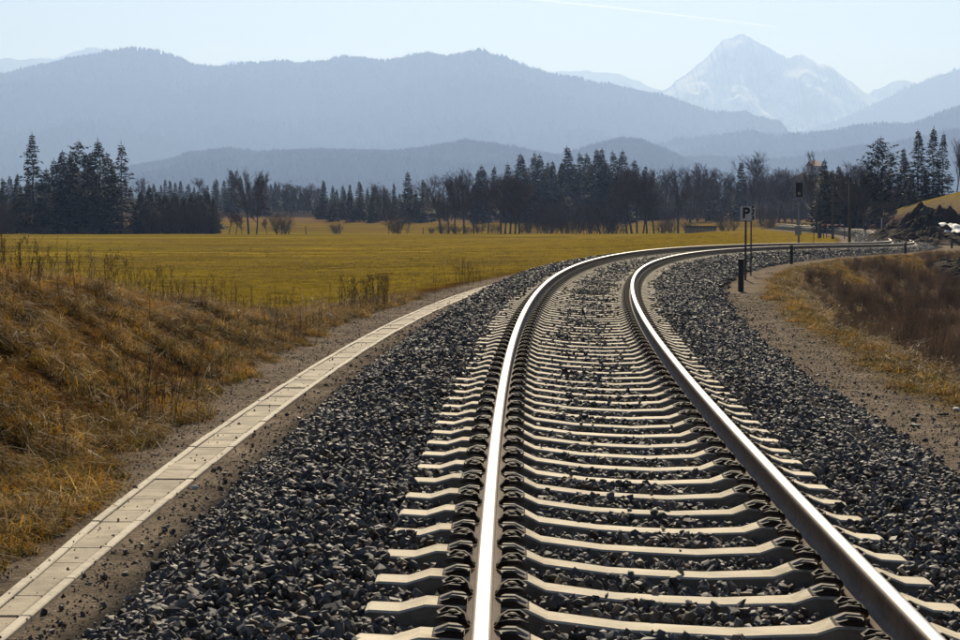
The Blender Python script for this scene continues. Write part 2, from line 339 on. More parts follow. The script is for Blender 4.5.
# the ground beside the line, swept along it
sv = np.concatenate([np.arange(-14.9, 6, .6), np.arange(6, 62, .2), np.arange(62, 130, .5), np.arange(130, 298, 1.0)])
ov = np.concatenate([np.arange(-32, -13, 1.0), np.arange(-13, -8, .3), np.arange(-8, 6, .1), np.arange(6, 16, .3), np.arange(16, 34, 1.0)])
SG, OG = np.meshgrid(sv, ov, indexing='ij'); gx, gy, _, _ = at(SG.ravel(), OG.ravel())
gz_ = ground_z(gx, gy, SG.ravel(), OG.ravel())
ns, no_ = SG.shape; idx = np.arange(ns * no_).reshape(ns, no_)
faces = np.stack([idx[:-1, :-1], idx[:-1, 1:], idx[1:, 1:], idx[1:, :-1]], -1).reshape(-1, 4)
me = np_mesh('trackside_ground', np.stack([gx, gy, gz_], 1), faces, [M['ground']], smooth=True)
def tint_trackside(s, o, x, y):
    wob = (fbm(x * .9, y * .9, 4, 31) - .5) * 1.6; wob2 = (fbm(x * 4, y * 4, 3, 37) - .5) * .7
    c = np.tile(GRAVEL, (len(s), 1)) * (.8 + .4 * fbm(x * 2, y * 2, 3, 41))[:, None]
    bank = np.tile(BANK, (len(s), 1)) * (.55 + .9 * fbm(x * 1.1, y * 1.1, 4, 43))[:, None]
    fieldc = np.tile(FIELD, (len(s), 1)) * (.85 + .3 * fbm(x * .3, y * .6, 4, 47))[:, None]
    edge = np.interp(s, [8, 11, 12.1, 13.4, 15, 20, 26, 34, 46], [-3.62, -3.5, -3.36, -3.38, -3.6, -3.85, -4.05, -4.2, -4.0])
    c = mix(c, bank, sstep(edge + .15, edge - .35, o + wob * .35 + wob2 * .4))
    e2 = np.interp(s, [8, 22, 34, 40, 60, 120], [-9, -7.4, -5.9, -4.9, -4.2, -4.0])
    c = mix(c, fieldc, sstep(e2 + .3, e2 - .9, o + wob * .5))
    c = mix(c, GOLD * np.ones_like(c), sstep(3.35, 4.0, o + wob2 * .6 + wob * .3) * (s < 125))
    br = np.tile(BRUSH, (len(s), 1)) * (.6 + .8 * fbm(x * .7, y * .7, 4, 53))[:, None]
    gold = sstep(.48, .6, fbm(x * .16 + 3, y * .16, 3, 59)) * sstep(70, 78, s)
    c = mix(c, br, sstep(4.1, 5.0, o + wob * .8) * (1 - gold) * (s < 128))
    c = mix(c, SOIL * np.ones_like(c), sstep(3.5, 5, o) * sstep(118, 132, s) * (1 - sstep(0, 1, (o + wob - np.interp(s, [150, 180], [19, 7])) / 4)))
    c = mix(c, FIELD * np.ones_like(c), sstep(0, 1, (o + wob - np.interp(s, [150, 180], [19, 8])) / 4) * sstep(150, 165, s))
    c = mix(c, np.tile(BALL, (len(s), 1)), sstep(2.85, 2.6, np.abs(o) + wob2 * .2))
    return c
def set_tint(me, c):
    a = me.attributes.new('tint', 'FLOAT_COLOR', 'POINT')
    a.data.foreach_set('color', np.concatenate([c, np.ones((len(c), 1))], 1).astype(np.float32).ravel())
set_tint(me, tint_trackside(SG.ravel(), OG.ravel(), gx, gy))
tag(link(bpy.data.objects.new('trackside_ground', me)), kind='structure')

# the open country: one sheet out to the horizon
az = np.radians(np.concatenate([np.arange(-180, -30, 6), np.arange(-30, -17, 1), np.arange(-17, 17, .16), np.arange(17, 30, 1), np.arange(30, 180, 6)]))
rr = np.concatenate([np.linspace(.5, 20, 12), np.geomspace(22, 21500, 316)])
A, R = np.meshgrid(az, rr, indexing='ij'); px, py = (R * np.sin(A)).ravel(), (R * np.cos(A)).ravel()
pz = field(px, py)
near = (py < 330) & (py > -40) & (np.abs(px) < 130)
s_, o_ = np.full_like(px, 999), np.full_like(px, 999); s_[near], o_[near] = so(px[near], py[near])
w = ((s_ > -14) & (s_ < 296)) * sstep(-31.5, -28, o_) * sstep(33, 29.5, o_)
pz = np.where(w > 0, np.minimum(pz, np.where(near, ground_z(px, py, np.clip(s_, -15, 299), o_), pz)) - .15 * w - 1.2 * sstep(.9, 1, w), pz)
na, nr = A.shape; idx = np.arange(na * nr).reshape(na, nr); nxt = np.roll(idx, -1, 0)
faces = np.stack([idx[:, :-1], idx[:, 1:], nxt[:, 1:], nxt[:, :-1]], -1).reshape(-1, 4)[:, ::-1]
me = np_mesh('meadow', np.stack([px, py, pz], 1), faces, [M['meadow']], smooth=True)
c = np.tile(FIELD, (len(px), 1)) * (.55 + .9 * fbm(px * .035, py * .20, 5, 61))[:, None]
c = mix(c, np.array((.155, .118, .010)) * np.ones_like(c), sstep(.5, .66, fbm(px * .03, py * .07, 4, 67)))
c = mix(c, np.array((.12, .085, .03)) * np.ones_like(c), sstep(.62, .70, fbm(px * .05 + 9, py * .35, 4, 71)) * .7)
dcl = np.hypot(px, py)
c = mix(c, MEADOW2 * np.ones_like(c), sstep(345, 365, py + (fbm(px * .05, py * .05, 2, 73) - .5) * 20))
c = mix(c, np.array((.17, .105, .05)) * np.ones_like(c), sstep(425, 450, py))
c = mix(c, FOREST * np.ones_like(c), sstep(470, 490, py))
c = mix(c, np.array((.05, .06, .03)) * np.ones_like(c), sstep(900, 1200, dcl))
c = mix(c, np.array((.13, .10, .065)) * np.ones_like(c), np.exp(-((px - 102) / 7) ** 2 - ((py - 600) / 60) ** 2))
set_tint(me, c)
tag(link(bpy.data.objects.new('meadow', me)), kind='structure')

def at_px(u, d, v=None):
    """ground point under photo column u at a distance of d metres; with v also the height seen at row v"""
    x = (u - 480) / FPX * d; z = None
    if v is not None: z = CAMH + d * math.tan(math.atan((320 - v) / FPX) - PITCH)
    return x, d, z

# ------------------------------------------------------------------ scatter of uncountable stuff (instances on points)
def scatter(name, label, cat, pts, rots, scl, pick, meshes):
    src = bpy.data.collections.new(name + '_kinds')
    for i, m_ in enumerate(meshes):
        src.objects.link(bpy.data.objects.new('%s_kind_%02d' % (name, i), m_))
    n = len(pts); me = bpy.data.meshes.new(name); me.vertices.add(n)
    me.vertices.foreach_set('co', np.asarray(pts, np.float32).ravel())
    a = me.attributes.new('rot', 'FLOAT_VECTOR', 'POINT'); a.data.foreach_set('vector', np.asarray(rots, np.float32).ravel())
    scl = np.asarray(scl, np.float32)
    if scl.ndim == 1: scl = np.repeat(scl[:, None], 3, 1)
    a = me.attributes.new('scl', 'FLOAT_VECTOR', 'POINT'); a.data.foreach_set('vector', scl.ravel())
    a = me.attributes.new('pick', 'INT', 'POINT'); a.data.foreach_set('value', np.asarray(pick, np.int32))
    o = link(bpy.data.objects.new(name, me)); tag(o, label, cat, kind='stuff')
    g = bpy.data.node_groups.new(name, 'GeometryNodeTree')
    g.interface.new_socket('Geometry', in_out='INPUT', socket_type='NodeSocketGeometry')
    g.interface.new_socket('Geometry', in_out='OUTPUT', socket_type='NodeSocketGeometry')
    N = g.nodes; L = g.links
    gi = N.new('NodeGroupInput'); go = N.new('NodeGroupOutput')
    mp = N.new('GeometryNodeMeshToPoints'); L.new(gi.outputs[0], mp.inputs[0])
    ci = N.new('GeometryNodeCollectionInfo'); ci.inputs[0].default_value = src; ci.inputs[1].default_value = True; ci.inputs[2].default_value = True
    ip = N.new('GeometryNodeInstanceOnPoints'); L.new(mp.outputs[0], ip.inputs['Points']); L.new(ci.outputs[0], ip.inputs['Instance'])
    ip.inputs['Pick Instance'].default_value = True
    for nm, ty, sk in (('pick', 'INT', 'Instance Index'), ('scl', 'FLOAT_VECTOR', 'Scale')):
        na_ = N.new('GeometryNodeInputNamedAttribute'); na_.data_type = ty; na_.inputs['Name'].default_value = nm
        L.new(na_.outputs['Attribute'], ip.inputs[sk])
    nr_ = N.new('GeometryNodeInputNamedAttribute'); nr_.data_type = 'FLOAT_VECTOR'; nr_.inputs['Name'].default_value = 'rot'
    er = N.new('FunctionNodeEulerToRotation'); L.new(nr_.outputs['Attribute'], er.inputs[0]); L.new(er.outputs[0], ip.inputs['Rotation'])
    L.new(ip.outputs[0], go.inputs[0])
    md = o.modifiers.new('scatter', 'NODES'); md.node_group = g
    return o

# ------------------------------------------------------------------ railway track
track = empty('railway_track', (0, 0, 0))
tag(track, 'single curving railway track with shiny rails on pale concrete sleepers', 'railway track')
RX = .7535
prof = [(-.0335, -.030, 1), (-.0335, -.012, 0), (-.030, -.005, 0), (-.022, -.0015, 0), (-.010, 0, 0), (.010, 0, 0), (.022, -.0015, 0), (.030, -.005, 0), (.0335, -.012, 0), (.0335, -.030, 1),
        (.030, -.038, 1), (.009, -.050, 1), (.008, -.118, 1), (.016, -.131, 1), (.0625, -.143, 1), (.0625, -.154, 1),
        (-.0625, -.154, 1), (-.0625, -.143, 1), (-.016, -.131, 1), (-.008, -.118, 1), (-.009, -.050, 1), (-.030, -.038, 1)]
rs = np.concatenate([np.arange(-14, 120, .5), np.arange(120, 296, 1.5)])
for side in (-1, 1):
    off = np.array([p[0] for p in prof]); dz = np.array([p[1] for p in prof]); k = len(prof)
    x, y, z, t = at(np.repeat(rs, k), np.tile(off, len(rs)) + side * RX + np.tile(dz, len(rs)) * (-side * .025), np.tile(dz, len(rs)))
    z = z - CANT * (np.tile(off, len(rs)) + side * RX)
    i = np.arange(len(rs) - 1)[:, None] * k; j = np.arange(k)[None]; j2 = (j + 1) % k
    fs = np.stack([(i + j), (i + j2), (i + k + j2), (i + k + j)], -1).reshape(-1, 4)
    mi = np.tile(np.array([0 if (3 <= q <= 5) else (2 if 1 <= q <= 7 else 1) for q in range(k)]), len(rs) - 1)
    link(bpy.data.objects.new('rail', np_mesh('rail', np.stack([x, y, z], 1), fs[:, ::-1], [M['rail_top'], M['rail_side'], M['rail_edge']], smooth=True, fmat=mi)), track)

def sleeper_mesh(seed):
    rnd = random.Random(seed)
    st = [(-1.2, -.206, .085), (-1.185, -.200, .093), (-1.07, -.199, .095), (-.975, -.166, .10), (-.585, -.166, .10), (-.505, -.200, .092), (-.22, -.224, .085), (0, -.226, .085)]
    st = st + [(-a, b, c_) for a, b, c_ in reversed(st[:-1])]
    m = MB(); ring = []
    for a, b, c_ in st:
        a += rnd.uniform(-.003, .003) if abs(a) < 1.1 else 0; b += rnd.uniform(-.0015, .0015)
        ring.append([(a, -c_ - .05, -.41), (a, -c_, b - .008), (a, -c_ + .010, b), (a, c_ - .010, b), (a, c_, b - .008), (a, c_ + .05, -.41)])
    vs_ = [p for r in ring for p in r]; fs = []; mi = []
    for i in range(len(ring) - 1):
        for q in range(6):
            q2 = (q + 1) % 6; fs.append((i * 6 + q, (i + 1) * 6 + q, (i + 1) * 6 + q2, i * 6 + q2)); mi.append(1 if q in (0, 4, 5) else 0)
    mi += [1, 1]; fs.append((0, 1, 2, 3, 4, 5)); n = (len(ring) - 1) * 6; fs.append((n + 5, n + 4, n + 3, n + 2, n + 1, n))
    m.add(vs_, fs); m.m = mi; return m.mesh('sleeper', [M['concrete'], M['shaded_side']])
def clip_mesh():
    """tension clamp with its sleeper screw and guide plate; the rail lies on the -x side"""
    m = MB()
    m.add([(.062, -.075, -.166), (.175, -.075, -.166), (.175, .075, -.166), (.062, .075, -.166),
           (.062, -.07, -.142), (.120, -.07, -.140), (.168, -.06, -.158), (.168, .06, -.158), (.120, .07, -.140), (.062, .07, -.142)],
          [(4, 5, 8, 9), (5, 6, 7, 8), (0, 1, 6, 5, 4), (3, 9, 8, 7, 2), (1, 2, 7, 6), (0, 4, 9, 3)])
    for sy in (-1, 1):
        pts = [(.052, sy * .020, -.129), (.062, sy * .058, -.112), (.092, sy * .084, -.096), (.130, sy * .086, -.094), (.158, sy * .064, -.108),
               (.152, sy * .034, -.112), (.122, sy * .024, -.100), (.090, sy * .021, -.098), (.078, sy * .008, -.100)]
        m.tube(pts, .0115, 6)
    m.tube([(.105, 0, -.115), (.105, 0, -.098)], [.026, .024], 8)      # washer
    m.tube([(.105, 0, -.098), (.105, 0, -.082), (.105, 0, -.078)], [.021, .019, .010], 6)     # screw head
    return m.mesh('rail_clip', M['clip'])
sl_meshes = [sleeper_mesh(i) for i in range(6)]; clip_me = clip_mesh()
SP = .6; s_first = 9.05 - 17 * SP; clips = 0
far_sl = MB(); far_v = []; far_f = []; fc_v = []; fc_f = []
def me_np(me):
    v = np.empty(len(me.vertices) * 3); me.vertices.foreach_get('co', v); v = v.reshape(-1, 3)
    me.calc_loop_triangles(); f = np.empty(len(me.loop_triangles) * 3, np.int32); me.loop_triangles.foreach_get('vertices', f); return v, f.reshape(-1, 3)
slv, slf = me_np(sl_meshes[0]); clv, clf = me_np(clip_me)
nsl = 0; s = s_first
while s < 292:
    x, y, z, t = [float(q) for q in at(s)]
    ang = (random.uniform(-.006, .006)); mw = Matrix.Translation((x, y, z)) @ Matrix.Rotation(-t + ang, 4, 'Z') @ Matrix.Rotation(math.atan(CANT), 4, 'Y')
    if nsl < 300:
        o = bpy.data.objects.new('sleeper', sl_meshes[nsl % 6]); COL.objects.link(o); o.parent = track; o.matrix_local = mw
        near_clip = s > 5 and clips < 296
    else:
        near_clip = False
        P = np.c_[slv, np.ones(len(slv))] @ np.array(mw).T; far_f.append(slf + sum(len(a) for a in far_v)); far_v.append(P[:, :3])
    for side in (-1, 1):
        for inner in (-1, 1):
            lm = Matrix.Translation((side * RX, 0, 0)) @ (Matrix.Rotation(math.pi, 4, 'Z') if inner < 0 else Matrix.Identity(4))
            if near_clip:
                c_ = bpy.data.objects.new('rail_clip', clip_me); COL.objects.link(c_); c_.parent = o; c_.matrix_local = lm; clips += 1
            elif s < 130:
                P = np.c_[clv, np.ones(len(clv))] @ np.array(mw @ lm).T; fc_f.append(clf + len(clv) * len(fc_v)); fc_v.append(P[:, :3])
    nsl += 1; s += SP
o = link(bpy.data.objects.new('sleepers', np_mesh('sleepers', np.concatenate(far_v), np.concatenate(far_f), [M['concrete']])), track); tag(o, kind='stuff')
o = link(bpy.data.objects.new('rail_clips', np_mesh('rail_clips', np.concatenate(fc_v), np.concatenate(fc_f), [M['clip']])), track); tag(o, kind='stuff')

# ------------------------------------------------------------------ ballast
def stone_mesh(seed, mat, n=13, flat=.72):
    r = random.Random(seed); bm = bmesh.new()
    for _ in range(n):
        v = Vector((r.gauss(0, 1), r.gauss(0, 1), r.gauss(0, 1))).normalized() * r.uniform(.42, .56)
        bm.verts.new((v.x * 1.15, v.y * .9, v.z * flat))
    res = bmesh.ops.convex_hull(bm, input=bm.verts)
    bmesh.ops.delete(bm, geom=[g for g in res['geom_interior'] if isinstance(g, bmesh.types.BMVert)], context='VERTS')
    bmesh.ops.recalc_face_normals(bm, faces=bm.faces)
    me = bpy.data.meshes.new('stone'); bm.to_mesh(me); bm.free(); me.materials.append(mat); return me
stones = [stone_mesh(100 + i, M['stone'], 10 + i % 6, .62 + .05 * (i % 5)) for i in range(14)] + [stone_mesh(150 + i, M['rusty_stone']) for i in range(4)]
def ballast_points(s0, s1, dens, size):
    n = int((s1 - s0) * 6.0 * dens); s = RNG.uniform(s0, s1, n); o = RNG.uniform(-3.0, 3.0, n)
    x, y, z, t = at(s, o)
    edge = 2.62 + (fbm(x * 1.5, y * 1.5, 3, 81) - .5) * .5 + RNG.normal(0, .06, n)
    keep = np.abs(o) < edge
    sc = size * np.exp(np.minimum(RNG.normal(-.04, .34, n), .5))
    # crown between and beside the sleepers, falling to the toe
    base = np.interp(np.abs(o), [0, .5, .62, .95, 1.05, 1.3, 1.85, 2.75], [-.254, -.250, -.258, -.256, -.242, -.220, -.232, -.70])
    base = np.where((o > 0), np.interp(np.abs(o), [0, .5, .62, .95, 1.05, 1.3, 1.7, 2.85], [-.254, -.250, -.258, -.256, -.242, -.224, -.240, -.74]), base)
    base = base + (fbm(x * 2.2, y * 2.2, 3, 83) - .5) * .07
    ph = np.abs(((s - s_first + SP / 2) % SP) - SP / 2)            # distance from the nearest sleeper's axis
    on = (ph < .115 + sc * .18) & (np.abs(o) < 1.2)
    keep &= ~(on & (RNG.random(n) > np.interp(s, [10, 22, 35, 60], [.004, .010, .045, .06]) * np.where(np.abs(o) < .5, 1.4, .5)))
    keep &= ~((np.abs(np.abs(o) - RX) < .10) & (ph < .17))
    keep &= ~((np.abs(np.abs(o) - RX) < .24) & on)
    lift = np.where(on, np.interp(np.abs(o), [0, .2, .5, .6, 1.0, 1.2], [-.226, -.224, -.20, -.166, -.175, -.2]) + sc * .25 , base + RNG.uniform(-.025, .03, n))
    zz = z + lift - CANT * np.clip(o, -1.9, 1.9) * (1 - sstep(1.9, 2.7, np.abs(o)))
    sc = np.where(on, np.minimum(sc, .05), sc); f = keep
    pk = np.where(RNG.random(n) < .04 + .38 * np.exp(-((np.abs(o) - RX) / .22) ** 2), RNG.integers(14, 18, n), RNG.integers(0, 14, n))
    return np.stack([x, y, zz], 1)[f], sc[f], pk[f]
bp, bs, bk = [], [], []
for a in ((5.5, 16, 980, .0425), (16, 30, 760, .046), (30, 48, 480, .056), (48, 75, 260, .074), (75, 140, 150, .095), (140, 230, 45, .15)):
    p, q, kk = ballast_points(*a); bp.append(p); bs.append(q); bk.append(kk)
bp = np.concatenate(bp); bs = np.concatenate(bs); n = len(bp)
# stray stones that rolled on to the path
ns_ = 420; s = RNG.uniform(8, 45, ns_); o = np.where(RNG.random(ns_) < .5, -2.7 - np.abs(RNG.normal(0, .18, ns_)), 2.8 + np.abs(RNG.normal(0, .35, ns_)))
x, y, _, _ = at(s, o); z = ground_z(x, y, s, o)
bp = np.concatenate([bp, np.stack([x, y, z + .012], 1)]); bs = np.concatenate([bs, RNG.uniform(.02, .055, ns_)]); bk = np.concatenate(bk + [RNG.integers(0, 14, ns_)]); n = len(bp)
scatter('ballast', 'dark crushed stone ballast heaped around the sleepers', 'ballast', bp, RNG.uniform(-math.pi, math.pi, (n, 3)) * np.array([.35, .35, 1]), bs, bk, stones)

# fine gravel of the paths
pebs = [stone_mesh(200 + i, M['pebble'], 9, .6) for i in range(6)]
n = 60000; s = 7 + 45 * RNG.random(n) ** 1.7; o = np.where(RNG.random(n) < .42, RNG.uniform(-4.3, -2.6, n), RNG.uniform(2.6, 4.3, n))
x, y, _, _ = at(s, o); z = ground_z(x, y, s, o); keep = ~((o < -2.98) & (o > -3.40) & (RNG.random(n) > .06))
zt = at(s, o)[2] - .625; z = np.where((o < -2.98) & (o > -3.40), zt + .006, z)
p = np.stack([x, y, z], 1)[keep]; n = len(p)
scatter('path_gravel', 'fine brown gravel on the paths beside the ballast', 'gravel', p, RNG.uniform(-3, 3, (n, 3)), np.clip(np.exp(RNG.normal(-4.15, .45, n)), .006, .05), RNG.integers(0, 6, n), pebs)

# ------------------------------------------------------------------ cable trough with cover slabs
trough = empty('cable_trough', (0, 0, 0)); tag(trough, 'long pale concrete cable trough with cover slabs beside the grassy bank', 'cable trough')
lw = lambda q: float(np.interp(q, [8, 10.4, 13, 17], [-3.24, -3.265, -3.33, -3.375]))
def bent_box(s0, s1, o0, o1, z0, z1, bev=.006):
    m = MB(); v = []
    for q, k in ((s0, bev), (s0 + bev, 0), (s1 - bev, 0), (s1, bev)):
        oc = o0(q) if callable(o0) else o0; od = o1(q) if callable(o1) else o1
        for o, z in ((oc + k, z0), (oc + k, z1 - bev), (oc + bev + k, z1 - k * .6), (od - bev - k, z1 - k * .6), (od - k, z1 - bev), (od - k, z0)):
            x_, y_, zz, _ = at(q, o, z); v.append((float(x_), float(y_), float(zz)))
    fs = []
    for i in range(3):
        for j in range(6):
            j2 = (j + 1) % 6; fs.append((i * 6 + j, (i + 1) * 6 + j, (i + 1) * 6 + j2, i * 6 + j2))
    fs += [(0, 1, 2, 3, 4, 5), (23, 22, 21, 20, 19, 18)]; m.add(v, [f[::-1] for f in fs]); return m
s = -4.0; i = 0
while s < 74:
    dz = random.uniform(-.006, .006); sh = random.uniform(-.004, .004)
    big = .008 if i % 2 else .003
    bent_box(s + big, s + .5 - .003, (lambda q, sh=sh: lw(q) + .066 + sh), -3.062 + sh, -.72, -.622 + dz).build('cover_slab', M['slab'], trough)
    if i % 2 == 0:
        bent_box(s + .004, s + 1 - .004, lw, (lambda q: lw(q) + .058), -.80, -.618 + random.uniform(-.004, .004)).build('trough_wall', M['trough'], trough)
        bent_box(s + .004, s + 1 - .004, -3.056, -2.998, -.80, -.618 + random.uniform(-.004, .004)).build('trough_wall', M['trough'], trough)
    s += .5; i += 1

# ------------------------------------------------------------------ dry vegetation
def blade_np(r, n, hmin, hmax, spread, lean, width, seg=3, curl=.6):
    V = []; Fc = []
    for _ in range(n):
        a = r.uniform(0, 2 * math.pi); rad = spread * math.sqrt(r.random()); bx, by = rad * math.cos(a), rad * math.sin(a)
        h = r.uniform(hmin, hmax); d = r.uniform(0, 2 * math.pi); le = lean * r.uniform(.3, 1.2)
        w = width * r.uniform(.7, 1.3); wx, wy = -math.sin(d + r.uniform(-1, 1)) * w / 2, math.cos(d + r.uniform(-1, 1)) * w / 2
        b = len(V)
        for k in range(seg + 1):
            t = k / seg; an = le * (t ** .7) * (1 + curl * t); hx = h * t * math.sin(min(an, 2.2)) ; hz = h * t * math.cos(min(an, 2.2)) * (1 - .25 * t * min(1, le))
            q = 1 - .8 * t
            V.append((bx + hx * math.cos(d) - wx * q, by + hx * math.sin(d) - wy * q, max(hz, -.02))); V.append((bx + hx * math.cos(d) + wx * q, by + hx * math.sin(d) + wy * q, max(hz, -.02)))
        for k in range(seg): Fc.append((b + 2 * k, b + 2 * k + 1, b + 2 * k + 3, b + 2 * k + 2))
    return np.array(V), np.array(Fc)
def tuft(seed, mat, **kw):
    v, f = blade_np(random.Random(seed), **kw); return np_mesh('tuft', v, f, [mat])
def stalk_mesh(seed, mat, h, nbr):
    r = random.Random(seed); m = MB(); le = r.uniform(-.12, .22); dr = r.uniform(0, 6.28)
    P = [Vector((math.cos(dr) * le * h * (k / 5) ** 1.5, math.sin(dr) * le * h * (k / 5) ** 1.5, h * k / 5)) for k in range(6)]
    m.tube(P, [.006, .0055, .005, .004, .003, .002], 3, cap=False)
    for _ in range(nbr):
        t = r.uniform(.35, .95); k = int(t * 5); p = P[k].lerp(P[min(k + 1, 5)], t * 5 - k); a = r.uniform(0, 6.28); L = h * r.uniform(.06, .2)
        e = p + Vector((math.cos(a) * L * .55, math.sin(a) * L * .55, L * .8)); m.tube([p, e], [.003, .002], 3, cap=False)
        if r.random() < .7:
            c_ = .014; m.add([e + Vector((c_, 0, 0)), e + Vector((-c_ * .5, c_ * .8, 0)), e + Vector((-c_ * .5, -c_ * .8, 0)), e + Vector((0, 0, c_ * 2))], [(0, 1, 3), (1, 2, 3), (2, 0, 3)])
    return m.mesh('stalk', mat)
gr = [tuft(300 + i, M['dry_grass'], n=34, hmin=.12, hmax=.30, spread=.09, lean=1.15, width=.0055) for i in range(4)] + \
     [tuft(310 + i, M['dry_grass'], n=44, hmin=.08, hmax=.22, spread=.13, lean=1.75, width=.006) for i in range(4)] + \
     [tuft(320 + i, M['moss_grass'], n=40, hmin=.05, hmax=.13, spread=.10, lean=1.0, width=.008) for i in range(2)] + \
     [tuft(330 + i, M['straw'], n=7, hmin=.2, hmax=.5, spread=.10, lean=1.6, width=.008) for i in range(2)]
n = 46000; s = RNG.uniform(6, 46, n); o = -3.5 - 7.5 * RNG.random(n) ** 1.1
x, y, _, _ = at(s, o); dens = sstep(.34, .60, fbm(x * 1.1, y * 1.1, 4, 91)); edge = np.interp(s, [8, 11, 12.1, 13.4, 15, 20, 26, 34, 46], [-3.62, -3.5, -3.36, -3.38, -3.6, -3.85, -4.05, -4.2, -4.0])
lim = np.interp(s, [8, 22, 34, 40, 46], [-11, -9.0, -6.6, -5.4, -4.6])
keep = (o < edge + (fbm(x * 1.2, y * 1.2, 3, 93) - .5) * .7) & (o > lim) & (RNG.random(n) < .12 + .88 * dens)
x, y, s, o = x[keep], y[keep], s[keep], o[keep]; n = len(x); z = ground_z(x, y, s, o)
pick = np.where(RNG.random(n) < .30, RNG.integers(0, 4, n), RNG.integers(4, 8, n)); u = RNG.random(n)
pick = np.where(u < .34 * (o > edge[keep] - 1.0) + .07, RNG.integers(8, 10, n), pick); pick = np.where(u > .91, RNG.integers(10, 12, n), pick)
slope = np.stack([RNG.normal(0, .2, n), RNG.normal(0, .2, n) + .25, RNG.uniform(0, 6.28, n)], 1)
scatter('bank_grass', 'matted dry golden brown grass on the bank by the cable trough', 'dry grass', np.stack([x, y, z - .01], 1), slope, RNG.uniform(.6, 1.15, n) * (.7 + .5 * dens[keep]), pick, gr)

stk = [stalk_mesh(400 + i, M['weed'], 1.0, random.Random(i).randint(4, 12)) for i in range(8)]
P_ = []; Sc = []
def add_stalks(n, s0, s1, ofun, h0, h1):
    s = RNG.uniform(s0, s1, n); o = ofun(s, n); x, y, _, _ = at(s, o)
    k = RNG.random(n) < sstep(.36, .62, fbm(x * .8, y * .8, 3, 95)) + .12
    x, y, s, o = x[k], y[k], s[k], o[k]; P_.append(np.stack([x, y, ground_z(x, y, s, o) - .02], 1)); Sc.append(RNG.uniform(h0, h1, len(x)))
crest = lambda s, n: np.interp(s, [14, 24, 31, 38, 48, 60], [-6.6, -6.4, -5.9, -5.2, -4.4, -4.2]) + RNG.normal(0, .55, n)
add_stalks(900, 15, 33, crest, .25, .6); add_stalks(130, 31, 40, crest, .2, .45); add_stalks(150, 36, 60, lambda s, n: crest(s, n) + .1, .25, .6)
add_stalks(900, 9, 34, lambda s, n: RNG.uniform(-7, -4, n), .10, .32); add_stalks(500, 12, 34, lambda s, n: -4.0 - np.abs(RNG.normal(0, .35, n)), .15, .42)
for cs, co, cn in ((41, -4.35, 60), (39.5, -4.6, 40), (55, -4.2, 30), (18.8, -3.95, 26)):
    ss = cs + RNG.normal(0, .35, cn); oo = co + RNG.normal(0, .2, cn); x, y, _, _ = at(ss, oo)
    P_.append(np.stack([x, y, ground_z(x, y, ss, oo) - .02], 1)); Sc.append(RNG.uniform(.35, .75, cn))
P_ = np.concatenate(P_); Sc = np.concatenate(Sc); n = len(P_)
scatter('dead_weeds', 'thin dead weed stalks standing along the crest of the grassy bank', 'weeds', P_, np.stack([RNG.normal(0, .12, n), RNG.normal(0, .12, n), RNG.uniform(0, 6.28, n)], 1), Sc, RNG.integers(0, 8, n), stk)

# short grass of the field (its nearer part)
fg = [tuft(500 + i, M['field_grass'], n=26, hmin=.03, hmax=.085, spread=.24, lean=1.2, width=.014, seg=2) for i in range(4)]
n = 34000; y = 30 + 230 * RNG.random(n) ** 1.7; x = RNG.uniform(-.26, .16, n) * y; s, o = so(x, y)
k = (o < np.interp(s, [8, 22, 34, 40, 60, 120], [-10, -8.6, -6.3, -5.2, -4.4, -4.2])) & (RNG.random(n) < .75 * (.15 + sstep(.35, .6, fbm(x * .25, y * .5, 3, 97))) * (1 - .8 * sstep(90, 250, y)))
x, y, s, o = x[k], y[k], s[k], o[k]; n = len(x)
zf = ground_z(x, y, s, o)
scatter('field_grass', 'short yellow green grass of the field beyond the bank', 'grass', np.stack([x, y, zf], 1), np.stack([np.zeros(n), np.zeros(n), RNG.uniform(0, 6.28, n)], 1), RNG.uniform(.7, 1.3, n) * np.clip(y / 60, .8, 1.6), RNG.integers(0, 4, n), fg)

# brush in the hollow inside the curve
def brush_mesh(seed):
    r = random.Random(seed); m = MB()
    for _ in range(26):
        a = r.uniform(0, 6.28); q = .25 * math.sqrt(r.random()); b = Vector((q * math.cos(a), q * math.sin(a), 0)); h = r.uniform(.45, 1.0); d = r.uniform(0, 6.28); le = r.uniform(0, .35)
        e = b + Vector((math.cos(d) * le * h, math.sin(d) * le * h, h)); mid = b.lerp(e, .55) + Vector((r.uniform(-.03, .03), r.uniform(-.03, .03), 0))
        m.tube([b, mid, e], [.006, .0045, .002], 3, cap=False)
        for _ in range(3):
            p = b.lerp(e, r.uniform(.4, .9)); a2 = r.uniform(0, 6.28); L = h * r.uniform(.1, .3); m.tube([p, p + Vector((math.cos(a2) * L * .6, math.sin(a2) * L * .6, L * .7))], [.003, .002], 3, cap=False)
    return m.mesh('brush', M['brush'])
br = [brush_mesh(600 + i) for i in range(5)] + [tuft(620 + i, M['straw'], n=14, hmin=.15, hmax=.45, spread=.14, lean=1.3, width=.010) for i in range(2)] + \
     [tuft(630 + i, M['moss_grass'], n=40, hmin=.06, hmax=.16, spread=.12, lean=1.0, width=.010) for i in range(2)] + [tuft(640 + i, M['dry_grass'], n=40, hmin=.12, hmax=.3, spread=.14, lean=1.4, width=.010) for i in range(2)]
n = 26000; s = RNG.uniform(19, 122, n); o = 3.4 + 13 * RNG.random(n) ** 1.15
x, y, _, _ = at(s, o); wob = (fbm(x * .9, y * .9, 4, 31) - .5) * 1.6
gold = sstep(.48, .6, fbm(x * .16 + 3, y * .16, 3, 59)) * sstep(70, 78, s)
e = o + wob * .8; u = RNG.random(n)
cl_ = fbm(x * .45, y * .45, 3, 107)
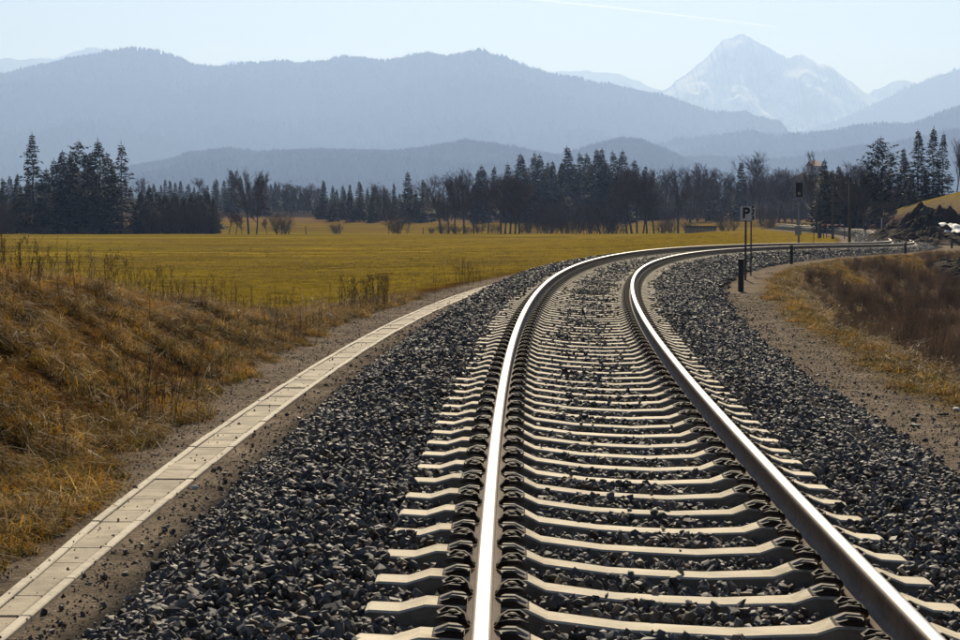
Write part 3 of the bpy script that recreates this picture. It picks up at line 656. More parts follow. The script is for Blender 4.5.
pick = np.where((e > 4.7) & (RNG.random(n) < .35 + .65 * sstep(.42, .58, cl_)), RNG.integers(0, 5, n), np.where(u < .45, RNG.integers(7, 9, n), RNG.integers(9, 11, n)))
pick = np.where((e > 4.3) & (u > .76), RNG.integers(5, 7, n), pick); pick = np.where((gold > .5) & (e > 4), np.where(u < .5, 8, RNG.integers(9, 11, n)), pick)
keep = (e > 3.75 + .35 * RNG.random(n)) & (RNG.random(n) < np.where(e > 4.7, .15 + .65 * sstep(.3, .6, fbm(x * .5, y * .5, 3, 99)), .8))
# the worn patch around the posts and the open path stay clear
x, y, s, o, pick = x[keep], y[keep], s[keep], o[keep], pick[keep]; n = len(x)
cl_ = cl_[keep]
sc = np.where(pick < 5, (.16 + .55 * RNG.random(n) ** 1.6) * (.45 + 1.1 * cl_) * np.clip((o - 3.2) / 2.5, .45, 1), RNG.uniform(.7, 1.3, n))
scatter('hollow_brush', 'dark dead brush filling the hollow inside the curve', 'brush', np.stack([x, y, ground_z(x, y, s, o) - .02], 1), np.stack([RNG.normal(0, .1, n), RNG.normal(0, .1, n), RNG.uniform(0, 6.28, n)], 1), sc, pick, br)

# ------------------------------------------------------------------ trackside posts and signs
def text_part(body, size, mat, parent, loc, bold=.02):
    cu = bpy.data.curves.new('letter', 'FONT'); cu.body = body; cu.size = size; cu.align_x = 'CENTER'; cu.align_y = 'CENTER'; cu.offset = bold * size; cu.extrude = .002
    t = bpy.data.objects.new('letter_tmp', cu); me = bpy.data.meshes.new_from_object(t); bpy.data.objects.remove(t)
    me.materials.clear(); me.materials.append(mat); o = bpy.data.objects.new('lettering', me); COL.objects.link(o); o.parent = parent
    o.rotation_euler = (math.pi / 2, 0, 0); o.location = loc; return o

def marker_post(s, off, h, wd, label):
    x, y, _, t = at(s, off); x, y, t = float(x), float(y), float(t); e = empty('marker_post', (x, y, gz(x, y)), -t * .5)
    MB().box((0, 0, h / 2 - .1), (wd, wd * .7, h + .2), bev=.012).build('post', M['black'], e)
    MB().box((0, 0, h + .012), (wd * 1.12, wd * .82, .03), bev=.008).build('cap', M['black'], e)
    tag(e, label, 'post', 'black posts along the inside of the curve'); return e
marker_post(53.2, 3.10, .80, .14, 'stout black post at the path edge beside the whistle sign')
marker_post(84.5, 2.95, .72, .12, 'slim black post between the whistle sign and the level crossing')
marker_post(115, 3.1, .58, .12, 'short black post where the brush meets the far ballast')
marker_post(134.5, 3.4, .62, .12, 'short black post near the earth heaps beyond the bend')

def sign(u, d, vtop, vbot, wpx, lines, label, post_r, tsize, tx=0.0):
    x, y, zt = at_px(u, d, vtop); zb = at_px(u, d, vbot)[2]; g = gz(x, y); e = empty('trackside_sign', (x, y, g), -math.atan2(x, y) * .6)
    H_ = zt - g; hb = zb - g; w = wpx / FPX * d
    MB().tube([(0, .05, -.3), (0, .05, H_ - .06)], post_r, 10).build('post', M['dark_steel'], e, True)
    MB().box((0, 0, (H_ + hb) / 2), (w, .02, H_ - hb), bev=.006).build('plate', M['white'], e)
    MB().box((0, .028, (H_ + hb) / 2), (w * .8, .025, .05)).build('bracket', M['dark_steel'], e)
    n = len(lines); hh = (H_ - hb) / n
    for i, t_ in enumerate(lines): text_part(t_, tsize * d / FPX, M['black'], e, (tx * d / FPX, -.0125, H_ - hh * (i + .5)), .035)
    tag(e, label, 'sign'); return e
sign(745.6, 62.0, 206.2, 220.6, 11.2, ['P'], 'square white whistle sign with a bold black letter P on dark post', .032, 14.5)
sign(751.0, 66.5, 206.8, 220.4, 8.0, ['5', '5'], 'white speed plate with two stacked black numerals behind the whistle sign', .024, 8.8, 1.0)

# light signal on the outside of the curve
x, y, zt = at_px(798.5, 116.5, 182.5); g = gz(x, y); Hs = zt - g; e = empty('light_signal', (x, y, g), -math.atan2(x, y)); pxm = 116.5 / FPX
m = MB(); m.tube([(0, .10, -.3), (0, .10, Hs - 1.1)], .062, 10); m.build('mast', M['grey_steel'], e, True)
hw, hh = 6.6 * pxm, 14.5 * pxm
MB().box((0, 0, Hs - hh / 2), (hw, .16, hh), bev=.02).build('signal_head', M['black'], e)
for k, (zz, mt) in enumerate(((Hs - hh * .25, 'black'), (Hs - hh * .74, 'lens'))):
    m = MB(); m.tube([(0, -.082, zz), (0, -.094, zz)], .085, 14); m.build('lamp', M[mt], e)
    m = MB()
    for q in range(9):
        a0, a1 = math.radians(10 + q * 160 / 9), math.radians(10 + (q + 1) * 160 / 9)
        p = [(.105 * math.cos(a), yy, zz + .105 * math.sin(a)) for a in (a0, a1) for yy in (-.08, -.22)]
        m.add(p, [(0, 1, 3, 2)])
    m.build('visor', M['black'], e)
cz = CAMH + 116.5 * math.tan(math.atan((320 - 230.3) / FPX) - PITCH) - g
MB().box((-.03, -.02, cz), (6.2 * pxm, .26, 9.5 * pxm), bev=.02).build('control_box', M['grey_steel'], e)
MB().box((0, .1, .0), (.42, .42, .5), bev=.03).build('foundation', M['slab'], e)
MB().box((-.24, 0, .55), (.36, .25, .2), bev=.02).build('junction_box', M['dark_steel'], e)
tag(e, 'dark two-lamp light signal on a grey mast with a control box', 'signal')

# triangular warning sign near the crossing
x, y, zt = at_px(813.5, 128, 217.5); g = gz(x, y); Hs = zt - g; e = empty('warning_sign', (x, y, g), -.2)
MB().tube([(0, .03, -.3), (0, .03, Hs - .1)], .022, 8).build('post', M['dark_steel'], e)
w = .17
for nm, k, dy, mt in (('border', 1.0, 0, 'black'), ('face', .55, -.008, 'white')):
    m = MB(); zc = Hs - .17; T = [(math.cos(a) * w * k * 1.25, math.sin(a) * w * k * 1.25) for a in (math.pi / 2, math.pi * 7 / 6, math.pi * 11 / 6)]
    m.add([(a, -.006 + dy, zc + b) for a, b in T] + [(a, .006 + dy, zc + b) for a, b in T], [(0, 1, 2), (5, 4, 3), (0, 3, 4, 1), (1, 4, 5, 2), (2, 5, 3, 0)]); m.build(nm, M[mt], e)
tag(e, 'small black-edged triangular sign on a thin post by the field corner', 'sign')

# level crossing furniture far along the line
def far_signal(u, d, vtop, wpx, hpx, label, name='crossing_signal', cat='signal'):
    x, y, zt = at_px(u, d, vtop); g = gz(x, y); k = d / FPX; H_ = max(zt - g, hpx * k + .2); e = empty(name, (x, y, g), -.15)
    MB().tube([(0, .06, -.3), (0, .06, H_ - .1)], .05, 8).build('post', M['dark_steel'], e)
    MB().box((0, 0, H_ - hpx * k / 2), (wpx * k, .14, hpx * k), bev=.02).build('back_plate', M['black'], e)
    m = MB(); m.tube([(0, -.07, H_ - hpx * k * .3), (0, -.16, H_ - hpx * k * .3)], wpx * k * .28, 10); m.build('hood', M['black'], e)
    tag(e, label, cat); return e
far_signal(844.3, 205, 215.5, 2.6, 10, 'tall narrow black signal seen from behind near the level crossing')
far_signal(865, 190, 225.5, 3.6, 4.6, 'low black shunting signal beside the far rails')
far_signal(826.3, 215, 217, 3.0, 3.0, 'small round-topped black signal left of the crossing barrier')
far_signal(823.3, 215, 220, 2.4, 2.4, 'smaller black signal lowest beside the crossing barrier')
far_signal(912, 140, 233, 4.2, 3.2, 'squat black box signal at the end of the near ballast')
x, y, zt = at_px(833, 212, 224.8); g = gz(x, y); e = empty('crossing_barrier', (x - 1.4, y, g), 0); hb = zt - g
MB().box((0, 0, hb / 2 + .1), (.35, .35, hb + .2), bev=.03).build('pedestal', M['dark_steel'], e)
for k in range(7):
    MB().box((.2 + .36 * k, 0, hb), (.355, .06, .14), bev=.01).build('white_band' if k % 2 == 0 else 'red_band', M['white' if k % 2 == 0 else 'red'], e)
tag(e, 'lowered red and white crossing barrier beyond the field corner', 'barrier')
x, y, zt = at_px(881.3, 175, 218); g = gz(x, y); e = empty('pale_post', (x, y, g))
MB().tube([(0, 0, -.3), (0, 0, zt - g)], .055, 8).build('post', M['white'], e); MB().tube([(0, 0, zt - g), (0, 0, zt - g + .03)], .065, 8).build('cap', M['grey_steel'], e)
tag(e, 'pale slender post in front of the dark bushes by the rails', 'post')

# telegraph line running back behind the field
poles = []
for i, (u, d, vt) in enumerate(((849.3, 168, 150.5), (832.5, 205, 160), (816, 250, 168), (797, 300, 174), (779, 360, 180), (763, 430, 185))):
    x, y, zt = at_px(u, d, vt); g = gz(x, y); Ht = min(zt - g, 5.2); e = empty('telegraph_pole', (x, y, g), .5)
    MB().tube([(0, 0, -.5), (0, 0, Ht)], [.13, .09], 8).build('pole', M['pole'], e, True)
    MB().box((0, 0, Ht - .25), (1.0, .08, .09)).build('crossarm', M['pole'], e)
    for q in (-.42, .42): MB().tube([(q, 0, Ht - .2), (q, 0, Ht - .08)], [.035, .025], 8).build('insulator', M['white'], e)
    tag(e, ['telegraph pole nearest the curve beside the far rails', 'telegraph pole standing next to the crossing barrier', 'telegraph pole at the back corner of the field', 'telegraph pole by the bare birch behind the signal', 'telegraph pole in front of the round bare trees', 'farthest telegraph pole under the forest edge'][i], 'pole', 'telegraph poles')
    poles.append(Vector((x, y, g + Ht - .1)))
for i in range(len(poles) - 1):
    for q in (.35,):
        a, b = poles[i] + Vector((q, q * .5, 0)), poles[i + 1] + Vector((q, q * .5, 0)); L = (b - a).length
        o = MB().tube([a.lerp(b, t / 16) - Vector((0, 0, 4 * L * .035 * (t / 16) * (1 - t / 16))) for t in range(17)], .005, 5).build('telegraph_wire', M['wire'])
        tag(o, 'thin sagging wire strung between the telegraph poles', 'wire', 'telegraph wires')

# dark timber shelter in the second meadow
d = 322; x0, y0, _ = at_px(683, d); x1 = at_px(717, d)[0]; g = gz((x0 + x1) / 2, d); k = d / FPX
e = empty('timber_shelter', ((x0 + x1) / 2, d, g)); L = (x1 - x0); hh = 6.6 * k
for i in range(9):
    w_ = (L - .45) / 9; xx = -L / 2 + .1 + w_ * (i + .5)
    m = MB(); z0, z1 = .02, hh; sk = .42
    m.add([(xx - w_ * .47, -.9, z0), (xx + w_ * .47, -.9, z0), (xx + w_ * .47 + sk, .9, z1), (xx - w_ * .47 + sk, .9, z1), (xx - w_ * .47, -.9, z0 - .06), (xx + w_ * .47, -.9, z0 - .06), (xx + w_ * .47 + sk, .95, z1 - .06), (xx - w_ * .47 + sk, .95, z1 - .06)],
          [(0, 1, 2, 3), (7, 6, 5, 4), (0, 4, 5, 1), (1, 5, 6, 2), (2, 6, 7, 3), (3, 7, 4, 0)]); m.build('board', M['wood'], e)
for sx in (-1, 1): MB().box((sx * (L / 2 - .5) + .3, .75, hh / 2 - .1), (.14, .14, hh), bev=.01).build('post', M['wood'], e)
MB().box((.3, 1.0, hh + .02), (L, .12, .14), bev=.01).build('ridge_beam', M['wood'], e)
tag(e, 'low dark timber shelter with slanting boards lying in the back meadow', 'shelter')

def house(name, u, d, wpx, vtop, mats, label, depth=7):
    x, y, zt = at_px(u, d, vtop); g = gz(x, y); w = wpx / FPX * d; H_ = min(zt - g, 4.0); e = empty(name, (x, y, g), .12); hw = H_ * .62
    MB().box((0, 0, hw / 2 - .2), (w, depth, hw + .4)).build('wall', mats[0], e)
    m = MB(); ov_ = .35; W = w / 2 + ov_; D = depth / 2 + ov_
    m.add([(-W, -D, hw - .1), (W, -D, hw - .1), (W, D, hw - .1), (-W, D, hw - .1), (-W, 0, H_), (W, 0, H_)], [(0, 1, 5, 4), (2, 3, 4, 5), (0, 4, 3), (1, 2, 5), (3, 2, 1, 0)]); m.build('roof', mats[1], e)
    for q in (-.28, .28):
        MB().box((q * w, -depth / 2 - .01, hw * .55), (w * .16, .06, hw * .3)).build('window', M['black'], e)
    tag(e, label, 'house' if name == 'house' else 'barn'); return e
house('house', 813.0, 640, 8, 160.5, (M['plaster'], M['roof']), 'pale house with a reddish roof half hidden on the slope')
house('barn', 427, 455, 15, 208, (M['wood'], M['wood']), 'low brown barn at the forest edge behind the bare trees')

# ------------------------------------------------------------------ trees
def spruce_meshes(seed, sparse=0.0, wid=.20, pine=False):
    """unit-height conifer: tapered trunk and crown of drooping sprays"""
    r = random.Random(seed); tm = MB(); bend = [Vector((r.uniform(-.006, .006), r.uniform(-.006, .006), 0)) for _ in range(9)]; bend[0] = Vector((0, 0, 0))
    ax = [Vector((bend[i].x * i / 3, bend[i].y * i / 3, i / 8)) for i in range(9)]
    tm.tube([ax[0] - Vector((0, 0, .03))] + ax, [.0175] + [.016 * (1 - i / 8.6) for i in range(9)], 7)
    V = []; Fc = []
    z = .05 if not pine else .30; lim_dir = [r.uniform(.7, 1.25) for _ in range(12)]
    while z < .985:
        t = z; k = int(t * 8); c0 = ax[k].lerp(ax[min(k + 1, 8)], t * 8 - k)
        if pine: L0 = wid * (math.sin(min(1, (1.02 - t) / .62) * math.pi * .62) + .05) * r.uniform(.6, 1.15)
        else: L0 = wid * 1.08 * ((1 - t) ** .92 * (.55 + .45 * min(1, t / .16))) + .007
        nb = r.randint(5, 7) if t < .93 else 4; a0 = r.uniform(0, 6.28)
        for b in range(nb):
            if r.random() < sparse * (.55 if t < .8 else .2): continue
            a = a0 + b * 6.283 / nb + r.uniform(-.3, .3); L = L0 * r.uniform(.62, 1.18) * lim_dir[int((a % 6.283) / 6.284 * 12)]
            if r.random() < .07: L *= 1.35
            dx, dy = math.cos(a), math.sin(a); droop = (.42 * (1 - t) - .38 * t) if not pine else -.25
            nseg = max(3, int(L / .026)); tang = Vector((-dy, dx, 0))
            cb = c0 + Vector((0, 0, r.uniform(-.014, .014) * (1 - t)))
            P = lambda q: cb + Vector((dx * L * q, dy * L * q, L * (-droop * q + .38 * droop * q * q + .10 * q * q)))
            tm.tube([P(0), P(.95)], [.0032 * (1 - t * .6), .0008], 3, cap=False)
            for i in range(nseg):
                q = (i + r.uniform(.1, .9)) / nseg
                if q < .12: continue
                p = P(q); sl_ = (.030 + .045 * (1 - abs(q - .55))) * (.42 + .66 * (1 - t)) * r.uniform(.7, 1.25)
                for sd_ in (-1, 1):
                    out = (tang * sd_ * .8 + Vector((dx, dy, 0)) * r.uniform(.3, .9)).normalized(); hang = Vector((0, 0, -r.uniform(.15, .75)))
                    tip = p + (out + hang).normalized() * sl_; w_ = sl_ * r.uniform(.20, .34)
                    side = Vector((dx, dy, r.uniform(-.4, .3))).normalized() * w_
                    bI = len(V); mid = p.lerp(tip, .55)
                    V += [p, mid + side, tip, mid - side]; Fc.append((bI, bI + 1, bI + 2, bI + 3))
            # tip spray
            bI = len(V); e_ = P(1.0); s1 = P(.7); w_ = L * .10 + .004
            V += [s1 + tang * w_, e_, s1 - tang * w_, s1 + Vector((0, 0, -w_))]; Fc.append((bI, bI + 1, bI + 2, bI + 3))
        z += (.013 + .010 * (1 - t)) * r.uniform(.7, 1.3) * (1 + sparse * .9)
    for i in range(5):                                                # leader
        bI = len(V); a = i * 1.257; p = ax[8] + Vector((0, 0, -.012)); V += [p + Vector((math.cos(a) * .006, math.sin(a) * .006, -.006)), p + Vector((math.cos(a + .8) * .003, math.sin(a + .8) * .003, .012)), ax[8] + Vector((0, 0, .03)), p]; Fc.append((bI, bI + 1, bI + 2, bI + 3))
    return tm.mesh('trunk', M['bark'], True), np_mesh('crown', np.array([tuple(v) for v in V]), np.array(Fc), [M['needles']])

def bare_meshes(seed, stems=1, spread=.55, clear=.22, thin=1.0, twigmat='twigs', levels=4, up=.55):
    """unit-height leafless tree: trunk and limbs, crown of twigs"""
    r = random.Random(seed); tm = MB(); cm = MB()
    def grow(p, d, L, rad, lev):
        n = 4; pts = [p]; dd = d.copy(); 
        for i in range(n):
            dd = (dd + Vector((r.uniform(-.16, .16), r.uniform(-.16, .16), r.uniform(-.02, .12)))).normalized(); pts.append(pts[-1] + dd * L / n)
        tgt = tm if lev <= (1 if stems <= 3 else 1) else cm
        tgt.tube(pts, [rad * (1 - .55 * i / n) for i in range(n + 1)], 6 if lev == 0 else (4 if lev == 1 else 3), cap=False)
        if lev >= levels: return
        nb = (9, 7 if stems <= 3 else 11, 6, 5, 4)[lev] if lev else int(13)
        for b in range(nb):
            q = r.uniform(clear if lev == 0 else (.2 if stems <= 3 else .06), 1.0); i = min(int(q * n), n - 1); bp_ = pts[i].lerp(pts[i + 1], q * n - i)
            a = r.uniform(0, 6.283); perp = Vector((math.cos(a), math.sin(a), 0)); dn = (pts[i + 1] - pts[i]).normalized()
            perp = (perp - dn * perp.dot(dn)).normalized(); nd = (dn * r.uniform(.55, 1.0) + perp * r.uniform(spread * .7, spread * 1.5) + Vector((0, 0, up * .35))).normalized()
            ln = L * (r.uniform(.34, .52) if lev == 0 else r.uniform(.38, .62)) * (1.1 - .45 * q if lev == 0 else 1)
            grow(bp_, nd, ln, max(rad * (.42 if lev == 0 else .5) * (1 - .3 * q), .0011 * thin), lev + 1)
    for s_i in range(stems):
        a = r.uniform(0, 6.28); d0 = Vector((math.cos(a) * .12, math.sin(a) * .12, 1)) if stems > 1 else Vector((r.uniform(-.04, .04), r.uniform(-.04, .04), 1))
        if stems > 3: d0 = Vector((math.cos(a) * r.uniform(.0, .6), math.sin(a) * r.uniform(.0, .6), 1))
        grow(Vector((math.cos(a), math.sin(a), 0)) * (.02 * (stems > 1) if stems <= 3 else .24 * math.sqrt(r.random())) - Vector((0, 0, .02)), d0.normalized(), .80 if stems <= 3 else r.uniform(.5, .75), .016 * thin / (1 if stems <= 3 else 2.0), 0 if stems <= 3 else 1)
    return tm.mesh('trunk', M['bare_bark'], True), cm.mesh('crown', M[twigmat])

SPR = [spruce_meshes(900 + i, (.12, .22, .16, .3, .2, .34, .26)[i], (.20, .17, .22, .19, .15, .21, .18)[i]) for i in range(7)]
SPR_SPARSE = [spruce_meshes(920, .42, .20), spruce_meshes(921, .52, .24), spruce_meshes(922, .46, .17)]
PINE = [spruce_meshes(930, .30, .25, True), spruce_meshes(931, .2, .22, True)]
BARE = [bare_meshes(940 + i, 1, (.5, .65, .75, .6)[i], (.25, .2, .3, .18)[i], 1.15) for i in range(4)]
BIRCH = [bare_meshes(950, 1, .42, .3, .9, up=.9), bare_meshes(951, 1, .38, .25, .9, up=1.0)]
BUSH = [bare_meshes(960 + i, 18, .7, .1, 1.15, 'shrub_twigs', 3) for i in range(3)]
DBUSH = [bare_meshes(970 + i, 16, .7, .1, 1.0, 'twigs', 3) for i in range(3)]
def forest_words(u, bare):
    k = 'leafless grey-brown tree' if bare else 'dark spruce'; g = 'bare trees' if bare else 'spruces'
    for lim_, ph in ((320, 'in the distant forest line behind the young thicket'), (470, 'in the forest wall on both sides of the brown barn'), (640, 'in the tall forest stand behind the row of bare trees'), (1000, 'in the forest wall behind the timber shelter and signs')):
        if u < lim_: return k + ' ' + ph, g + ' ' + ph
def plant(kind, name, u, d, vtop, label, group=None, wide=1.0, cat='tree'):
    x, y, zt = at_px(u, d, vtop); g = gz(x, y); H_ = max(zt - g, .6); src = random.choice(kind)
    e = empty(name, (x, y, g), random.uniform(0, 6.28)); mx = max(v.co.z for v in src[1].vertices) if not src[1].get('top') else src[1]['top']; src[1]['top'] = mx
    k = H_ / mx; e.scale = (k * wide, k * wide, k)
    for nm, me_ in (('trunk', src[0]), ('crown', src[1])): link(bpy.data.objects.new(nm, me_), e)
    tag(e, label, cat, group); return e

CL = 'spruces in the dark clump at the field edge'
plant([SPR_SPARSE[0]], 'spruce_tree', 34, 318, 130.5, 'tallest gappy spruce in the dark clump at the field edge', CL, 1.05)
plant([SPR_SPARSE[1]], 'spruce_tree', 122.5, 316, 139.5, 'ragged spruce with long bare-ended limbs closing the dark clump', CL, 1.05)
plant([SPR_SPARSE[2]], 'spruce_tree', 100, 320, 136.5, 'tall narrow spruce beside the ragged one in the dark clump', CL, 1.25)
plant([PINE[1]], 'pine_tree', 80.5, 322, 138.5, 'pine with knobbly top in the middle of the dark clump', CL, .95)
for u, v in ((4, 176), (18, 172), (22, 190), (46, 166), (56, 157), (63, 148.5), (72, 150), (88, 152), (93, 149), (108, 150), (113, 164), (40, 188), (68, 175), (84, 178), (104, 182), (52, 192), (28, 204), (-12, 168), (76, 160)):
    plant(SPR, 'spruce_tree', u, 316 + random.uniform(2, 22), v, 'dense dark spruce crowded into the clump at the field edge', CL, random.uniform(1.0, 1.35))
for u, v in ((142, 190), (150, 186), (158, 190), (166, 192), (175, 191), (184, 194), (192, 192), (199, 190), (207, 189), (214, 197), (138, 198), (146, 200), (170, 200), (188, 202), (203, 200)):
    plant(SPR[:3], 'young_spruce', u, 318 + random.uniform(0, 14), v, 'young spruce in the low dark thicket beside the tall clump', 'young spruces beside the clump', random.uniform(1.3, 1.9))
for u, v in ((154, 196), (172, 195), (186, 192), (196, 196), (211, 195), (12, 200), (2, 196), (8, 190)):
    plant(DBUSH, 'bare_shrub', u, 314 + random.uniform(0, 6), v, 'brown leafless shrub mixed into the low dark thicket', 'brown shrubs in the thicket', 1.0, 'shrub')
for u in (-4, 14, 31, 45, 66, 87, 97, 116, 128):
    plant(BUSH, 'bare_shrub', u, 311, 226 + random.uniform(-5, 3), 'low pale shrub at the foot of the dark spruce clump', 'pale shrubs at the foot of the clump', 1.4, 'shrub')
plant([BARE[0]], 'bare_tree', 249, 322, 166, 'tall leafless tree with upright trunk between the thicket and the shrubs', 'pair of leafless trees', 1.0)
plant([BARE[3]], 'bare_tree', 256.5, 324, 168.5, 'leafless tree leaning apart from its taller twin', 'pair of leafless trees', .85)
plant([BUSH[0]], 'bare_shrub', 283, 320, 205, 'wide leafless shrub beside the pair of leafless trees', None, 1.25, 'shrub')
for u, v in ((229, 206), (236, 211), (242, 216), (267, 217)):
    plant(BARE, 'small_bare_tree', u, 323, v, 'small leafless sapling between the thicket and the leafless pair', 'saplings at the field edge')
plant([BUSH[1]], 'bare_shrub', 401, 330, 204, 'round pale leafless shrub standing alone on the far field line', None, 1.35, 'shrub')
plant([BUSH[2]], 'bare_shrub', 336, 332, 218, 'low pale leafless shrub on the far field line', None, 1.5, 'shrub')
for u, v, w_ in ((444, 219, 1.3), (456, 222, 1.2), (432, 224, 1.2), (468, 223, 1.2)):
    plant(BUSH, 'bare_shrub', u, 335, v, 'pale scrub under the row of bare trees', 'scrub under the bare trees', w_, 'shrub')
ROW = 'bare trees along the back edge of the field'
for u, v, w_ in ((441, 173, .9), (449, 172, .8), (455, 174, .8), (464, 166.5, .8), (474, 170, .7), (501, 172, .9), (505, 173, 1), (510, 170, .9), (515, 176, .9), (519, 180, 1.0), (632, 160, .9), (637, 163, .9), (643, 167, .85), (647, 170, .9), (678, 163, 1.0), (488, 172, .7), (654, 175, .8), (627, 170, .9)):
    plant(BARE, 'bare_tree', u, random.uniform(334, 345), v, 'leafless brown tree in the row along the back edge of the field', ROW, w_ * 1.05)
for u, v, w_ in ((545, 190, 1), (554, 200, 1), (572, 186, 1.1), (599, 186, 1.1), (608, 192, 1), (585, 205, 1.2), (534, 208, 1.2), (566, 205, 1.1), (618, 206, 1.2), (661, 214, 1.2), (690, 215, 1.2), (480, 215, 1.2), (494, 218, 1.2), (526, 218, 1.2), (672, 212, 1.0)):
    plant(DBUSH, 'bare_shrub', u, random.uniform(338, 346), v, 'dark leafless shrub in the row along the back edge of the field', 'dark shrubs along the back edge of the field', w_, 'shrub')
plant([BUSH[0]], 'bare_shrub', 727, 322, 209, 'fan-shaped leafless shrub between the timber shelter and the whistle sign', None, 1.2, 'shrub')
plant([BUSH[1]], 'bare_shrub', 766, 318, 204, 'upright leafless shrub between the whistle sign and the signal', None, .9, 'shrub')

for u, v, w_ in ((324, 179, 1), (333, 184, .9), (343, 184, 1), (350, 183, .9), (360, 180, 1.2), (373, 184, .9), (375, 183, 1), (394, 182, .8), (408, 170, 1.2), (423, 178, 1.1), (416, 190, 1), (387, 188, .9), (478, 168, 1.1), (482, 163.5, 1), (494, 164.5, 1), (508, 161.5, 1), (521, 152, 1.3), (535, 150, 1), (541, 152, 1), (547, 160, .9), (553, 159.5, 1), (567, 144.5, 1.25), (580, 150.5, 1), (587, 151, .9), (596, 147, 1.1), (602, 146.5, 1), (613, 149, 1), (621, 148, 1.1), (634, 158, 1), (561, 160, 1), (574, 162, 1), (590, 162, 1), (607, 160, 1), (741, 160, 1.1), (645, 164, 1), (653, 168, 1), (713, 168, .9), (528, 165, 1.1), (545, 170, 1.2), (516, 172, 1), (628, 168, 1)):
    plant(SPR, 'spruce_tree', u, random.uniform(430, 470), v, *forest_words(u, False), w_ * random.uniform(1.0, 1.25))
for u, v, w_ in ((667, 167, 1.1), (690, 166, 1), (706, 160.5, .9), (722, 166, 1.1), (731, 170, 1), (778, 167, 1.2), (785, 166, 1.2), (792, 169, 1), (770, 172, 1), (380, 181, 1), (386, 184, 1), (697, 170, 1), (750, 172, 1), (799, 174, 1)):
    plant(BARE, 'bare_tree', u, random.uniform(425, 455), v, *forest_words(u, True), w_ * 1.1)
plant([BARE[1]], 'bare_tree', 760, 420, 149.5, 'tallest leafless tree rising above the forest wall behind the signs', None, .95)
env = lambda u: np.interp(u, [-40, 130, 215, 226, 240, 300, 330, 400, 470, 520, 570, 620, 650, 700, 760, 800, 830], [178, 176, 180, 182, 176, 184, 184, 184, 176, 164, 160, 160, 170, 172, 172, 176, 178])
for u in np.arange(-36, 832, 5.2):                                    # the depth of the forest behind the named trees
    uu = float(u) + random.uniform(-2, 2); far = uu < 320
    d = random.uniform(560, 640) if far else random.uniform(475, 560)
    v = float(env(uu)) + random.uniform(-3, 9) + (0 if far else 6)
    isb = random.random() < (.12 if uu < 640 else .55)
    plant(BARE if isb else SPR, 'bare_tree' if isb else 'spruce_tree', uu, d, v, *forest_words(uu, isb), random.uniform(1.1, 1.5) * (1.15 if isb else 1))
for u in np.arange(322, 830, 7.5):                                    # understorey closing the forest edge
    plant(DBUSH, 'bare_shrub', float(u) + random.uniform(-2, 2), random.uniform(455, 468), random.uniform(196, 205), 'dark leafless undergrowth shrub at the foot of the forest wall', 'undergrowth of the forest wall', 1.25, 'shrub')
for u, v in ((232, 168.5), (262, 172), (272, 184), (292, 180), (287, 183), (298, 184), (308, 182), (314, 186), (304, 190)):
    plant(SPR if u < 270 else BARE, 'spruce_tree' if u < 270 else 'bare_tree', u, random.uniform(520, 560), v, 'bluish spruce seen behind the leafless pair' if u < 270 else 'rounded grey bare tree between the leafless pair and the forest wall', 'distant trees behind the leafless pair', 1.5)

# trees on the right beyond the bend
RT = 'trees beyond the bend'
plant([PINE[0]], 'pine_tree', 881, 250, 134.5, 'broad ragged pine towering over the thicket beyond the bend', RT, 1.0)
plant([BIRCH[0]], 'birch_tree', 812.5, 330, 149.5, 'slender leafless birch beside the half hidden house', RT, .9)
for u, v, w_, lb in ((824, 157.5, 1.2, 'pointed spruce at the near end of the thicket beyond the bend'), (903, 146.5, 1.1, 'bluish spruce shortest in the group on the grassy rise'), (917, 128, 1.2, 'broad spruce second in the group on the grassy rise'), (932, 124.5, 1.1, 'tallest spruce in the group on the grassy rise'), (941.5, 130.5, .95, 'slim spruce at the outer end of the group on the grassy rise')):
    plant([SPR_SPARSE[2]] if u in (932, 941.5) else SPR[:2], 'spruce_tree', u, 252 if u < 850 else 272, v, lb, RT, w_)
plant([BIRCH[1]], 'birch_tree', 955.5, 262, 136, 'leafless birch standing apart on the grassy rise', RT, 1.0)
for u, v in ((831, 168), (838, 164), (846, 170), (862, 172), (870, 168), (897, 172), (889, 178), (876, 182), (855, 178), (910, 170), (925, 172)):
    plant(SPR[:3], 'spruce_tree', u, 262 + random.uniform(0, 20), v, 'dark spruce inside the thicket beyond the bend', RT, random.uniform(1.1, 1.5))
for u, v in ((848, 158.5), (856, 161), (863, 163), (841, 172), (868, 178), (832, 176), (874, 176), (884, 182), (893, 186)):
    plant(BARE, 'bare_tree', u, 250 + random.uniform(0, 15), v, 'leafless tree inside the thicket beyond the bend', RT, 1.1)
for u in np.arange(817, 894, 4.6):
    if abs(float(so(np.array([at_px(float(u), 243)[0]]), np.array([243.0]))[1][0])) < 5: continue
    plant(DBUSH, 'bare_shrub', float(u), 238 + random.uniform(0, 10), random.uniform(190, 202), 'dark leafless shrub fringing the thicket beyond the bend', 'shrubs fringing the thicket', 1.2, 'shrub')

# ------------------------------------------------------------------ fence posts along the back of the field
for i, (u, v) in enumerate(((306, 226.5), (340, 224), (423, 227.5), (617, 221), (576, 222), (520, 223), (389, 226), (662, 223))):
    d = 328; x, y, zt = at_px(u, d, v); g = gz(x, y)
    m = MB(); m.tube([(x, y, g - .3), (x + random.uniform(-.04, .04), y, max(zt, g + .9))], [.075, .06], 6); tag(m.build('fence_post', M['pole']), 'thin wooden fence post on the back edge of the field', 'post', 'fence posts on the back edge of the field')

